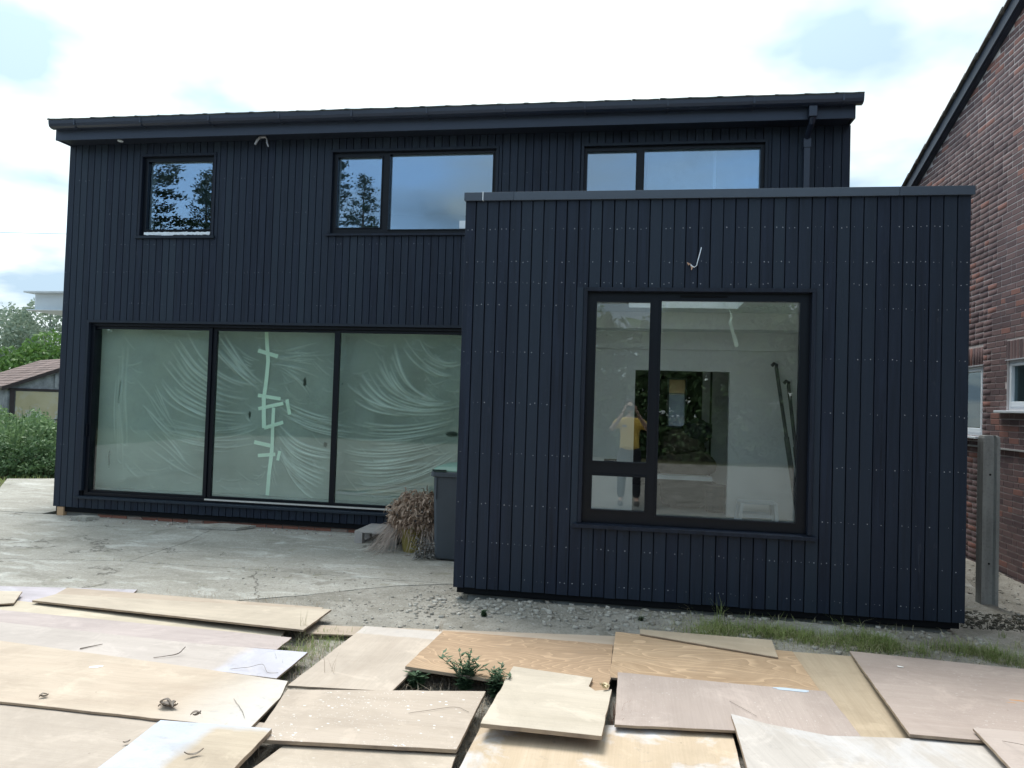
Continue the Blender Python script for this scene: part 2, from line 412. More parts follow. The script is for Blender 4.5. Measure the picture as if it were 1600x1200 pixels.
def surround(parent, h, y, w_=.032, proud=.012, sill=True):
    s = MB(); x0, x1, z0, z1 = h
    s.box(x0, x0+w_, y-proud, y+.10, z0+.032, z1-w_); s.box(x1-w_, x1, y-proud, y+.10, z0+.032, z1-w_); s.box(x0, x1, y-proud, y+.10, z1-w_, z1)
    return s.build('surround', CHARTRIM, parent, bevel=.002)
def sill_(parent, x0, x1, y, z0, z1, out=.035, mat=None):
    s = MB(); s.prism([(x0, y-out, z0), (x0, y-out, z1-.008), (x0, y+.09, z1), (x0, y+.09, z0)], (x1-x0, 0, 0)); return s.build('sill', mat or CHARTRIM, parent, bevel=.0015)
def frame(parent, rect, y, w_, d=.06, name='frame', mat=None):
    x0, x1, z0, z1 = rect; s = MB(); s.box(x0, x1, y, y+d, z0, z0+w_); s.box(x0, x1, y, y+d, z1-w_, z1); s.box(x0, x0+w_, y, y+d, z0+w_, z1-w_); s.box(x1-w_, x1, y, y+d, z0+w_, z1-w_)
    return s.build(name, mat or ALU, parent, bevel=.003)
def pane(parent, rect, y, mat, t=.008):
    x0, x1, z0, z1 = rect; return MB().box(x0, x1, y, y+t, z0, z1).build('pane', mat, parent)
def framed(parent, outer, panes, y, glass, gy=.035, bead=.012, d=.07):
    """frame filling the outer rect except for the pane rects; pane in each"""
    s = MB()
    for a, b, c, e in holes_cells(*outer, panes): s.box(a, b, y, y+d, c, e)
    fr = s.build('frame', ALU, parent)
    for p in panes:
        a, b, c, e = p; bd = MB(); q = (a-.001, b+.001, c-.001, e+.001)
        for r_ in holes_cells(q[0], q[1], q[2], q[3], [(a+bead, b-bead, c+bead, e-bead)]): bd.box(r_[0], r_[1], y-.012, y+.03, r_[2], r_[3])
        bd.build('glazing_bead', ALU, parent)
        pane(parent, (a+.003, b-.003, c+.003, e-.003), y+gy, glass)
    return fr
def win(parent, name='window'):
    o = bpy.data.objects.new(name, None); col.objects.link(o); o.parent = parent; o.empty_display_size = .1; ORG[o.name] = org(parent); return o

yF = M+.035
W1 = win(house); surround(W1, H_W1, M); sill_(W1, H_W1[0]-.02, H_W1[1]+.02, M, 3.545, 3.585)
framed(W1, (-6.203, -5.222, 3.60, 4.593), [(-6.150, -5.245, 3.655, 4.545)], yF, GLASS_UP)
W2 = win(house); surround(W2, H_W2, M); sill_(W2, H_W2[0]-.02, H_W2[1]+.02, M, 3.565, 3.60)
framed(W2, (-3.658, -1.637, 3.602, 4.593), [(-3.610, -3.030, 3.665, 4.550), (-2.952, -1.668, 3.640, 4.572)], yF, GLASS_UP)
W3 = win(house); surround(W3, H_W3, M); sill_(W3, H_W3[0]-.02, H_W3[1]+.02, M, 3.565, 3.60)
framed(W3, (-.608, 1.393, 3.602, 4.593), [(-.584, -.004, 3.665, 4.555), (.066, 1.362, 3.640, 4.562)], yF, GLASS_UP)
# glass label in the corner of the middle upper window
MB().box(-2.07, -1.98, yF+.030, yF+.034, 3.665, 3.76).build('glass_label', WHITEP, W2)
# crumpled white film between sill and frame of the left window
V = []; F = []
for i in range(41):
    x = -6.13+.9*i/40
    for j in range(4):
        V.append((x, M-.012-.006*math.sin(i*1.9+j)-R.uniform(0, .008), 3.588+.012*j+R.uniform(-.004, .004)-(.010 if 10 < i < 18 and j == 0 else 0)))
for i in range(40):
    for j in range(3): F.append((i*4+j, i*4+j+1, (i+1)*4+j+1, (i+1)*4+j))
np_mesh('sealing_film', np.array(V)-np.array(org(W1)), F, WHITEP, W1)

# sliding doors
D = win(house, 'sliding_door'); surround(D, (H_DOOR[0], H_DOOR[1], .30, H_DOOR[3]), M)
sill_(D, -6.93, -1.80, M, .235, .268, .05)
k = (CAM_D+M+.09)/(CAM_D+M)
fx = lambda x: x*k
fz = lambda z: 1.6+(z-1.6)*k
yD = M+.055
MB().box(-6.853, -1.83, yD-.02, yD+.12, .27, .312).box(-6.853, -1.83, yD-.02, yD+.12, 2.437, 2.472).box(-6.853, -6.80, yD-.02, yD+.12, .313, 2.436).build('outer_frame', ALU, D, bevel=.003)
PX = [(-6.755, -5.178), (-5.082, -3.545), (-3.472, -1.86)]
dpan = []
for i, (a, b) in enumerate(PX):
    a, b = fx(a), fx(b); yy = yD + (.012, .03, .012)[i]
    o = MB()
    ax, bx = (a-.045 if i else a-.03), b+.045
    for r_ in holes_cells(ax, bx, .314, 2.435, [(a, b, fz(.352), fz(2.392))]): o.box(r_[0], r_[1], yy, yy+.045, r_[2], r_[3])
    pf = o.build('door_leaf', ALU, D)
    pane(D, (a+.001, b-.001, fz(.352), fz(2.392)), yy+.02, GLASS_DOOR)
MB().box(-5.18, -2.0, yD-.028, yD-.021, .292, .312).build('threshold_track', m_plain('bright_aluminium', (.62, .66, .70), .3, .6, .05, 6, 0, .8), D)
MB().box(-6.842, -6.825, yD-.045, yD-.02, 1.02, 1.18).build('door_handle', ALU, D, bevel=.004)

# eaves, gutter, roof
s = MB(); s.box(-7.25, 2.25, 2.322, 2.345, 4.74, 4.93); s.build('fascia', FASCIA, house, bevel=.002)
MB().box(-7.245, 2.245, 2.347, M+.0, 4.762, 4.775).build('soffit', SOFFIT, house)
MB().prism([(-7.252, 2.346, 4.745), (-7.252, 2.346, 4.93), (-7.252, M+.35, 5.02), (-7.252, M+.35, 4.76)], (.02, 0, 0)).prism([(2.25, 2.346, 4.745), (2.25, 2.346, 4.93), (2.25, M+.35, 5.02), (2.25, M+.35, 4.76)], (.02, 0, 0)).build('barge_board', FASCIA, house)
gp = [(2.318, 4.948), (2.318, 4.872), (2.285, 4.858), (2.235, 4.858), (2.205, 4.875), (2.195, 4.905), (2.190, 4.948), (2.197, 4.948), (2.204, 4.906), (2.212, 4.880), (2.24, 4.866), (2.284, 4.866), (2.311, 4.878), (2.311, 4.948)]
g_ = MB(); g_.prism([(-7.245, y, z) for y, z in gp], (9.555, 0, 0)); 
for x in (-7.25, 2.306): g_.prism([(x, y, z) for y, z in gp[:7]], (.006, 0, 0))
gut = g_.build('gutter', GUTTER, house)
for i in range(11):
    x = -6.9+i*.9; MB().box(x, x+.02, 2.20, 2.318, 4.854, 4.8575).box(x, x+.02, 2.186, 2.1895, 4.880, 4.948).build('gutter_bracket', GUTTER, gut)
RT = m_plain('roof_tile', (.075, .080, .070), .85, .2, .35, 25, .5)
ROOFM = m_plain('roof_covering', (.07, .07, .07), .85, .2, .2, 6, .3)
rf = MB(); rf.prism([(-7.26, 2.26, 4.955), (-7.26, 4.75, 5.58), (-7.26, 7.2, 4.955), (-7.26, 7.2, 4.90), (-7.26, 4.75, 5.52), (-7.26, 2.26, 4.90)], (9.53, 0, 0))
roof = rf.build('roof', ROOFM, house)
nt_ = 32; tw = 9.58/nt_
tm = []
for v_ in range(5):
    mb = MB(); xs = [0, .02, .05, .08, .12, .18, .24, tw-.003]; zz = [.004, .007, .004, .001, 0, 0, .001, .002]
    prof = [(x, z+R.uniform(-.0015, .0015)) for x, z in zip(xs, zz)]
    top = [(x, 0, z+.014) for x, z in prof]; bot = [(x, 0, z) for x, z in reversed(prof)]
    mb.prism(top+bot, (0, .34, .086))
    me = bpy.data.meshes.new('roof_tile'); me.from_pydata(mb.v, [], mb.f); me.materials.append(RT); me.update(); tm.append(me)
for i in range(nt_):
    link('roof_tile', R.choice(tm), roof, Vector((-7.265+i*tw, 2.185+R.uniform(-.003, .003), 4.948+R.uniform(-.001, .001)))-org(roof))
# downpipe on the upper right
dp = MB().box(1.775, 1.86, 2.23, 2.31, 4.74, 4.856)
dpo = dp.build('downpipe', GUTTER, house, bevel=.006)
MB().tube([(1.82, 2.27, 4.75), (1.82, 2.30, 4.70), (1.82, 2.50, 4.62), (1.82, 2.535, 4.58)], .032, 10).build('swan_neck', GUTTER, dpo)
MB().box(1.79, 1.855, 2.50, M-.001, 3.33, 4.55).box(1.782, 1.863, 2.493, M-.002, 4.50, 4.60).build('rainwater_pipe', GUTTER, dpo, bevel=.004)
# side gutter stub on the left flank
MB().box(-7.40, -7.27, 2.75, 5.6, 4.03, 4.055).box(-7.33, -7.27, 2.78, 5.6, 3.93, 4.029).build('side_gutter', GUTTER, house)
# soffit details: a disc of filler and hanging cable tails
MB().tube([(-6.44, 2.449, 4.752), (-6.44, 2.449, 4.761)], .035, 14).build('soffit_vent', CREAMW, house)
cb = MB(); cb.tube([(-4.53, 2.45, 4.765), (-4.55, 2.43, 4.74), (-4.58, 2.43, 4.71), (-4.61, 2.44, 4.665)], [.008, .014, .016, .013], 7)
cb.tube([(-4.50, 2.45, 4.765), (-4.46, 2.44, 4.73), (-4.45, 2.43, 4.68), (-4.43, 2.43, 4.63)], [.007, .010, .012, .008], 7); cb.tube([(-4.56, 2.44, 4.752), (-4.47, 2.44, 4.752)], .012, 6)
cb.build('cable_tail', m_plain('grey_sheath', (.32, .33, .36), .5, .4), house)
# canopy on the left flank
cn = MB(); cn.box(-8.24, -7.28, 3.22, 5.8, 2.705, 2.93); cn.box(-8.34, -7.28, 3.12, 5.9, 2.931, 2.955); cn.box(-8.31, -7.28, 3.15, 5.87, 2.688, 2.704)
cn.build('canopy', CREAMW, house, bevel=.004)

# ================================================================ EXTENSION
ext = empty('flat_roofed_extension', (.53, 0, 0), 'single-storey black boarded flat-roofed extension jutting out in front of the house', 'house extension')
EW = (-.392, 1.368, .652, 2.550)
nl = []
rows = (.20, .48, .79, 1.20, 1.61, 2.02, 2.40, 2.585, 2.755, 3.02)
NB = 41; EP = 3.833/NB
clad(ext, -1.386, NB, EP, 0, .108, 3.258, [EW], nails=nl, rows=rows)
clad(ext, .028, 27, .0942, -1.386, .108, 3.258, [], rot=-math.pi/2, axis='y')
clad(ext, .028, 27, .0942, 2.447, .108, 3.258, [], rot=math.pi/2, axis='y')
nail_mesh('nail_heads', nl, .0039, ext)
w = MB()
for a, b, c, d in holes_cells(-1.355, 2.416, .06, 3.25, [(EW[0]+.02, EW[1]-.02, EW[2]+.02, EW[3]-.02)]): w.box(a, b, .025, .14, c, d, 0)
w.box(-1.355, -1.24, .143, M, .06, 3.25, 0); w.box(2.30, 2.416, .143, M, .06, 3.25, 0)
w.build('wall', [MEMB], ext)
w = MB()
for a, b, c, d in holes_cells(-1.235, 2.295, .352, 2.80, [(EW[0]+.035, EW[1]-.035, EW[2]+.035, EW[3]-.035)]): w.box(a, b, .143, .17, c, d)
w.box(-1.238, -1.21, .171, 3.19, .352, 2.72); w.box(2.20, 2.298, .171, 3.19, .352, 2.72) ; YB = 3.2
for a, b, c, d in holes_cells(-1.238, 2.30, .352, 2.72, [(.045, 1.15, .352, 2.065)]): w.box(a, b, YB, YB+.1, c, d)
w.box(-1.20, 2.19, YB-.035, YB-.002, 2.318, 2.72)
for a, b, c, d in holes_cells(-1.238, 2.298, .171, 3.29, [(-.05, 1.12, .42, 2.46)]): w.box(a, b, c, d, 2.722, 2.82)
# skylight shaft
for q in ((-.08, -.052, .42, 2.46), (1.122, 1.15, .42, 2.46), (-.08, 1.15, .39, .418), (-.08, 1.15, 2.462, 2.49)): w.box(*q, 2.822, 3.30)
w.build('inner_walls', PLASTER, ext)
MB().box(-1.238, 2.298, .143, 3.30, .20, .350).build('floor', SCREED, ext)
rf = MB()
for a, b, c, d in holes_cells(-1.35, 2.41, .02, M+.02, [(-.1, 1.17, .37, 2.50)]): rf.box(a, b, c, d, 3.18, 3.252)
rf.build('roof', MEMB, ext)
sk = MB(); 
MB().box(-.09, 1.16,   .39, 2.50, 3.302, 3.315).build('skylight_pane', GLASS_CLEAR, ext)
# corridor beyond the doorway (dim)
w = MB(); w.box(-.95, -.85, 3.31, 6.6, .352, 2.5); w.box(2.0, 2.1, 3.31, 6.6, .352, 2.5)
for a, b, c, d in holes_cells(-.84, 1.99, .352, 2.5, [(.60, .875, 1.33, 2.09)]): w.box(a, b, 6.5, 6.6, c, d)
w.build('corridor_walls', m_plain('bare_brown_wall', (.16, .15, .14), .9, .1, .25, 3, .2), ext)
def obscure(name, c, k):
    m, nt, p = new_mat(name); p.inputs['Base Color'].default_value = (*c, 1); p.inputs['Roughness'].default_value = .4
    tl = nt.nodes.new('ShaderNodeBsdfTranslucent'); tl.inputs['Color'].default_value = (*c, 1); ms = nt.nodes.new('ShaderNodeMixShader'); ms.inputs[0].default_value = k
    nt.links.new(p.outputs[0], ms.inputs[1]); nt.links.new(tl.outputs[0], ms.inputs[2]); nt.links.new(ms.outputs[0], nt.nodes['Material Output'].inputs[0]); return m
OBSC = obscure('obscured_glass', (.42, .46, .50), .8); OBSC2 = obscure('warm_obscured_glass', (.62, .52, .38), .8)
cw = win(ext, 'rear_window')
MB().box(.585, .61, 6.44, 6.5, 1.30, 2.11).box(.865, .895, 6.44, 6.5, 1.30, 2.11).box(.61, .865, 6.44, 6.5, 2.085, 2.11).box(.61, .865, 6.44, 6.5, 1.30, 1.33).box(.61, .865, 6.44, 6.49, 1.845, 1.865).build('frame', CREAMW, cw)
pane(cw, (.61, .865, 1.33, 1.844), 6.47, OBSC); pane(cw, (.61, .865, 1.866, 2.084), 6.47, OBSC2)

# coping in four lengths
xs = [-1.392, -1.235, -.98, 1.94, 2.462]; 
for i, (a, b) in enumerate(zip(xs, xs[1:])):
    c = MB(); c.prism([(a+.001, -.030, 3.250), (a+.001, -.030, 3.318), (a+.001, .20, 3.325), (a+.001, .20, 3.255), (a+.001, -.012, 3.255)], (b-a-.002, 0, 0))
    c.build('coping', COPING2 if i == 2 else COPING, ext, bevel=.002)
MB().box(-1.42, -1.20, .202, M, 3.255, 3.322).box(2.26, 2.49, .202, M, 3.255, 3.322).build('side_coping', COPING, ext)
MB().box(-1.2385, -1.2315, -.0325, .10, 3.252, 3.3225).build('coping_seal', WHITEP, ext)
# starter strip and footing under the boards
MB().box(-1.30, 2.36, .030, .13, .050, .112).build('starter_strip', MEMB, ext)
CONC_D = m_plain('rough_footing', (.16, .16, .15), .95, .1, .45, 9, .9)
V = []; F = []
nx_, nz_ = 150, 6
for i in range(nx_+1):
    x = -1.27+3.62*i/nx_
    for j in range(nz_+1):
        z = -.12+.20*j/nz_; n_ = mnoise.noise(Vector((x*5, z*9, 3)))*.03+mnoise.noise(Vector((x*19, z*25, 7)))*.014
        V.append((x, .075+n_-.05*(1-j/nz_), z))
for i in range(nx_):
    for j in range(nz_): F.append((i*(nz_+1)+j, (i+1)*(nz_+1)+j, (i+1)*(nz_+1)+j+1, i*(nz_+1)+j+1))
fo = np_mesh('footing', np.array(V)-np.array(org(ext)), F, CONC_D, ext)
MB().box(-1.26, 2.34, .12, .6, -.15, .055).build('foundation', CONC_D, ext)

# big window
BW = win(ext); surround(BW, EW, 0, .030, .016); sill_(BW, EW[0]-.03, EW[1]+.03, 0, .648, .684, .045)
framed(BW, (EW[0]+.030, EW[1]-.030, .684, 2.52), [(-.302, .143, 1.160, 2.452), (-.302, .138, .778, 1.068), (.208, 1.272, .752, 2.466)], .045, GLASS_EXT)
MB().box(-.20, -.10, .098, .112, 1.168, 1.186).build('window_handle', ALU, BW)
MB().box(.36, .72, .036, .044, 2.484, 2.496).build('trickle_vent', MEMB, BW)
# wall-light cable tails
wr = MB(); wr.tube([(.43, -.002, 2.735), (.435, -.03, 2.72), (.455, -.04, 2.705), (.475, -.03, 2.72), (.485, -.03, 2.77), (.498, -.03, 2.82), (.508, -.02, 2.865)], .0042, 6)
wr.build('light_cable', WHITEP, ext, smooth=True)
wr = MB(); wr.tube([(.425, -.001, 2.74), (.415, -.03, 2.73), (.402, -.04, 2.742)], [.006, .008, .004], 6); wr.tube([(.43, -.001, 2.735), (.44, -.035, 2.705), (.435, -.04, 2.685)], [.006, .007, .003], 6)
wr.build('cable_end', m_plain('bare_copper', (.5, .33, .24), .5, .5), ext)
BOARDS = {
 'lav': [(-5.255,-0.684,0.012), (-3.884,-0.429,0.012), (-3.841,-0.542,0.012), (-4.422,-1.019,0.012), (-4.845,-1.085,0.012)],
 'scrap': [(-4.912,-0.911,0.050), (-4.556,-0.846,0.050), (-4.363,-1.132,0.050), (-4.564,-1.259,0.050)],
 'rear': [(-4.387,-0.589,0.030), (-2.240,-0.578,0.030), (-2.201,-0.726,0.030), (-4.304,-0.849,0.030)],
 'long': [(-4.274,-0.835,0.048), (-2.118,-0.713,0.061), (-2.072,-1.289,0.084), (-4.278,-1.063,0.057)],
 'cream': [(-5.152,-0.950,0.028), (-2.254,-1.175,0.028), (-2.217,-1.334,0.028), (-4.777,-1.305,0.028)],
 'pinkthin': [(-4.819,-1.266,0.042), (-2.131,-1.330,0.042), (-2.115,-1.571,0.042), (-4.414,-1.650,0.042)],
 'greyend': [(-4.534,-1.537,0.056), (-2.631,-1.627,0.056), (-1.895,-1.606,0.056), (-1.878,-2.045,0.056), (-4.148,-1.901,0.056)],
 'bigtan': [(-4.228,-1.871,0.072), (-2.542,-2.025,0.072), (-1.782,-2.105,0.072), (-1.719,-2.322,0.072), (-1.690,-2.683,0.072), (-3.360,-2.683,0.072)],
 'corner': [(-3.670,-2.604,0.056), (-2.272,-2.562,0.056), (-1.649,-2.578,0.056), (-1.510,-3.420,0.056), (-2.496,-3.636,0.056)],
 'whitetan': [(-2.085,-2.764,0.105), (-1.548,-2.749,0.114), (-1.518,-3.288,0.106), (-2.050,-3.376,0.095)],
 'splat': [(-1.715,-2.252,0.088), (-0.712,-2.030,0.088), (-0.710,-2.705,0.088), (-1.605,-2.813,0.088)],
 'paleup': [(-1.757,-1.001,0.051), (-1.155,-0.979,0.049), (-1.205,-2.094,0.066), (-1.761,-2.156,0.069)],
 'rearstrip': [(-2.161,-0.965,0.018), (-0.047,-0.665,0.018), (-0.072,-0.896,0.018), (-2.128,-1.151,0.018)],
 'browna': [(-1.208,-0.982,0.058), (-0.073,-0.902,0.032), (-0.076,-1.957,0.092), (-1.214,-1.831,0.107)],
 'square': [(-0.621,-1.680,0.107), (-0.167,-1.747,0.106), (-0.181,-1.884,0.109), (-0.144,-1.941,0.110), (-0.058,-1.898,0.109), (-0.089,-2.506,0.123), (-0.644,-2.508,0.126)],
 'brownb': [(-0.060,-0.723,0.065), (1.074,-0.849,0.065), (1.076,-1.559,0.070), (-0.079,-1.614,0.070)],
 'slip': [(0.104,-0.668,0.079), (0.974,-0.680,0.079), (0.948,-1.036,0.079), (0.103,-0.771,0.079)],
 'pinkmid': [(-0.033,-1.560,0.084), (0.621,-1.577,0.084), (1.096,-1.574,0.084), (1.118,-2.139,0.084), (-0.036,-2.276,0.084)],
 'undertan': [(1.076,-0.786,0.045), (1.797,-0.775,0.045), (1.528,-2.050,0.045), (1.097,-2.102,0.045)],
 'bigpink': [(1.448,-0.739,0.065), (2.849,-0.864,0.065), (2.205,-2.126,0.120), (1.322,-2.158,0.125)],
 'tinycorner': [(1.633,-2.062,0.145), (2.191,-2.035,0.145), (1.886,-2.839,0.145), (1.582,-2.906,0.145)],
 'whitewash': [(0.532,-2.052,0.100), (0.694,-2.134,0.100), (0.953,-2.201,0.100), (1.737,-2.078,0.100), (1.723,-2.793,0.100), (0.522,-3.056,0.100)],
 'stained': [(-0.668,-2.359,0.050), (0.529,-2.060,0.050), (0.503,-2.968,0.050), (-0.688,-3.229,0.050)],
 'bottommid': [(-1.472,-2.763,0.060), (-0.712,-2.692,0.060), (-0.699,-2.895,0.060), (-0.706,-3.251,0.060), (-1.571,-3.441,0.060)],
}

# ================================================================ BRICK NEIGHBOUR
XW = 3.95
nb = empty('brick_house', (XW+2.5, 2.5, 0), 'dark red-brown brick gable house with white windows right of the black extension', 'house')
MORT = m_plain('mortar', (.64, .585, .575), .95, .1, .18, 8, .5)
NBRICK = brick_mat('dark_brick', (.115, .080, .085), (.205, .135, .132), (.30, .15, .125))
zt = lambda y: 4.929 + (5.306-y)*.3555 if y > .6 else 6.60 - (.6-y)*.3555
WIN1 = (3.30, 4.35, 1.405, 2.212); WIN2 = (1.70, 2.752, 1.705, 2.232)
w = MB()
ys = [-4.0, .6, 7.3]
for a, b, c, d in holes_cells(-4.0, 7.3, -.2, 2.6, [(WIN1[0], WIN1[1], WIN1[2], WIN1[3]), WIN2]): w.box(XW+.010, XW+.22, a, b, c, d)
w.prism([(XW+.010, -4.0, 2.6), (XW+.010, 7.3, 2.6), (XW+.010, 7.3, zt(7.3)+.06), (XW+.010, .6, zt(.6001)+.06), (XW+.010, -4.0, zt(-4.0)+.06)], (.21, 0, 0))
w.box(XW+.22, XW+5, -4.0, -3.8, -.2, zt(-4.0)); w.box(XW+.22, XW+5, 7.1, 7.3, -.2, zt(7.3)); w.box(XW+4.8, XW+5, -3.8, 7.1, -.2, 4.2)
wall = w.build('gable_wall', MORT, nb)
L_, Hc = .196, .0655
NV = 10
vs = brick_variants(NBRICK, L_, Hc-.0105, .0045, NV); vh = brick_variants(NBRICK, L_/2-.005, Hc-.0105, .0045, NV); vq = brick_variants(NBRICK, .054, .205, .0045, NV)
bricks = []      # (y, z, mesh)
SOLD = [(3.30, 4.35, 2.222, 2.432), (1.70, 2.76, 2.236, 2.446)]
row = 0; z = -.16
JT = .010
while z < 6.5:
    cuts = [(a, b) for a, b, c, d in [WIN1, WIN2] + SOLD if z+Hc-.012 > c and z+.012 < d]
    def put(y0, y1):
        for a, b in cuts:
            if y0 < b and y1 > a:
                if y0 < a-.03: put(y0, a-.006)
                if y1 > b+.03: put(b+.006, y1)
                return
        l = y1-y0
        if l > .025 and z+Hc < zt((y0+y1)/2)+.02: bricks.append(((y0+y1)/2, z+Hc/2, R.choice(vs if l > .12 else vh), l/(L_ if l > .12 else L_/2-.005)))
    y = -4.0 + ((row % 2)*.103) + R.uniform(-.008, .008)
    while y < 7.25:
        l = (L_/2-.005) if R.random() < .16 else L_
        put(y, y+l); y += l+JT
    z += Hc; row += 1
for a, b, c, d in SOLD:
    n = int((b-a)/.0655)
    for i in range(n): bricks.append((a+(i+.5)*(b-a)/n, (c+d)/2, R.choice(vq), 1.0))
def seen(y, z):
    d = Vector((XW, y+CAM_D, z-1.6)); px = d.dot(r2)/d.dot(-Vector((-fwd))) if False else d.dot(r2)/d.dot(fwd)
    if abs(px) > .70: return None
    t = 2.447/XW; yy = -CAM_D + (y+CAM_D)*t; zz = 1.6+(z-1.6)*t
    t0 = CAM_D/(y+CAM_D); z0 = 1.6+(z-1.6)*t0; x0 = XW*t0
    if x0 < 2.447 and z0 < 3.32: return None
    return d.length
order = sorted([(seen(y, z), i) for i, (y, z, _, k_) in enumerate(bricks) if seen(y, z)])
near = {i for _, i in order[:298]}
rest = [b for i, b in enumerate(bricks) if i not in near]
for i in near:
    y, z, me, k_ = bricks[i]
    link('brick', me, wall, Vector((XW+.010, y, z)) - org(wall), (0, 0, -math.pi/2)).scale = (k_, 1, 1)
V = []; F = []; T = []
for y, z, me, k_ in rest:
    b = len(V); tone = me.attributes['tone'].data[0].value
    dx = R.uniform(-.0015, .0015)
    for v in me.vertices:
        V.append((XW+.010+v.co.y+dx, y-v.co.x*k_, z+v.co.z)); T.append(tone)
    for p in me.polygons: F.append([b+i for i in p.vertices])
o = np_mesh('brickwork', np.array(V)-np.array(org(nb)), F, NBRICK, nb, attr={'tone': ('POINT', T)}); tag(o, kind='stuff')
def upvc(y0, y1, z0, z1, split=None):
    wn = win(nb); x = XW+.03
    s = MB()
    for a, b, c, d in holes_cells(y0, y1, z0, z1, [(y0+.035, y1-.035, z0+.035, z1-.035)]): s.box(x, x+.07, a, b, c, d)
    s.build('frame', WHITEP, wn, bevel=.004)
    s = MB(); g0 = (y0+.075, y1-.075, z0+.09, z1-.06)
    for a, b, c, d in holes_cells(y0+.036, y1-.036, z0+.036, z1-.036, [g0]): s.box(x-.012, x+.05, a, b, c, d)
    s.build('sash', WHITEP, wn, bevel=.005)
    MB().box(x+.02, x+.028, g0[0]+.001, g0[1]-.001, g0[2]+.001, g0[3]-.001).build('pane', GLASS_UPN, wn)
    MB().box(x-.09, x-.005, y0-.08 if y0 < 2 else y0, y1+.14 if y0 < 2 else y1+.02, z0-.030, z0-.004).build('sill', WHITEP, wn, bevel=.003)
    MB().box(XW-.004, XW+.05, y0-.02, y1+.02, z1+.001, z1+.012).build('lintel', m_plain('steel_lintel', (.45, .47, .5), .5, .4), wn)
GLASS_UPN = m_glass('house_glass', .8, .0, (.6, .7, .72))
upvc(*WIN1); upvc(*WIN2)
MB().box(XW+.35, XW+.37, 1.0, 4.9, 1.2, 2.4).build('curtain', m_plain('dark_curtain', (.10, .11, .11), .9, .1, .4, 3, .1), nb)
# narrow projecting course
MB().box(XW-.022, XW+.008, -4.0, 7.3, 1.282, 1.297).build('plinth_course', m_plain('render_edge', (.42, .43, .43), .9, .1), nb)
VERGE = m_plain('verge_board', (.028, .040, .065), .5, .4, .15, 5, .1)
for s0, s1 in ((7.6, .6), (.6, -4.2)):
    q = lambda y, o_: (XW-.075, y, (zt(max(y, .6001)) if s0 > .6 else zt(min(y, .6)))+o_)
    MB().prism([q(s0, .012), q(s0, .155), q(s1, .155), q(s1, .012)], (.03, 0, 0)).build('verge_board', VERGE, nb)
    MB().prism([(XW-.09, *q(s0, .157)[1:]), (XW-.09, *q(s0, .185)[1:]), (XW-.09, *q(s1, .185)[1:]), (XW-.09, *q(s1, .157)[1:])], (5.3, 0, 0)).build('roof', ROOFM, nb)
    MB().prism([(XW-.045, *q(s0, .0)[1:]), (XW-.045, *q(s0, .02)[1:]), (XW-.045, *q(s1, .02)[1:]), (XW-.045, *q(s1, .0)[1:])], (.07, 0, 0)).build('verge_soffit', VERGE, nb)
RTN = m_plain('verge_tile', (.16, .15, .14), .85, .2, .25, 12, .4)
k = 0; y = 7.55
tl = MB(); tl.prism([(0, 0, 0), (0, -.36, .128+.02), (0, -.36, .128+.036), (0, 0, .018)], (.20, 0, 0))
tme = bpy.data.meshes.new('roof_tile'); tme.from_pydata(tl.v, [], tl.f); tme.materials.append(RTN); tme.update()
while y > .85:
    link('roof_tile', tme, nb, Vector((XW-.115+R.uniform(-.004, .004), y, zt(y)+.155))-org(nb)); y -= .30

# ================================================================ GROUND
def fbm(x, y, s=1, o=4, seed=0):
    v = 0; a = 1; t = 0
    for i in range(o): v += a*mnoise.noise(Vector((x*s, y*s, seed+i*7.3))); t += a; a *= .5; s *= 2.1
    return v/t
def ground_mat():
    g = G('meadow_ground', .95, .1); n = g.noise(.35, 5)
    v = g.mix(g.rng(n, .35, .65), (.07, .085, .035), (.12, .115, .065)); v = g.mix(g.rng(g.noise(3, 4), .5, .8), v, (.13, .11, .07))
    return g.out(v, normal=g.bump(g.noise(12, 5), .6, .03))
gm = MB().face([(-160, -160, -.09), (160, -160, -.09), (160, 160, -.09), (-160, 160, -.09)]).build('ground', ground_mat()); tag(gm, 'rough grassy ground stretching around the plot', kind='structure')
def soil_mat():
    g = G('soil', .95, .12)
    v = g.mix(g.rng(g.noise(2.2, 5), .35, .65), (.25, .235, .20), (.42, .395, .35))
    v = g.mix(g.rng(g.noise(28, 5, .7), .50, .70), v, (.47, .455, .42)); v = g.mix(g.rng(g.noise(60, 4, .6), .55, .75), v, (.13, .115, .095))
    v = g.mix(g.math('MULTIPLY', g.rng(g.noise(14, 6, .75), .50, .62), .5), v, (.19, .175, .145)); return g.out(v, normal=g.bump(g.noise(45, 6, .7), .9, .02))
SOIL = soil_mat()
def height_patch(name, x0, x1, y0, y1, step, fn, mat, kind='structure', label=None, parent=None):
    xs = np.arange(x0, x1+1e-6, step); ys_ = np.arange(y0, y1+1e-6, step); nx, ny = len(xs), len(ys_)
    V = [(x, y, fn(x, y)) for x in xs for y in ys_]
    idx = np.arange(nx*ny).reshape(nx, ny); F = np.stack([idx[:-1, :-1], idx[1:, :-1], idx[1:, 1:], idx[:-1, 1:]], -1).reshape(-1, 4)
    o = np_mesh(name, V, F, mat, parent, smooth=True); tag(o, label, kind=kind); return o
def soil_h(x, y):
    edge = max(0, -x-3.3)*.06
    k_ = min(1, max(0, (y+.75)/.3)); return -.026+.022*k_ + fbm(x, y, 1.1, 4, 5)*(.022-.010*k_) + fbm(x, y, 9, 3, 9)*.008 - min(edge, .05) + (.03*max(0, 1-abs(y+.02)/.25) if -1.2 < x < 2.4 else 0)
height_patch('soil', -4.8, 3.3, -4.0, .9, .035, soil_h, SOIL, label='dusty rubble-strewn soil between the plywood and the extension')
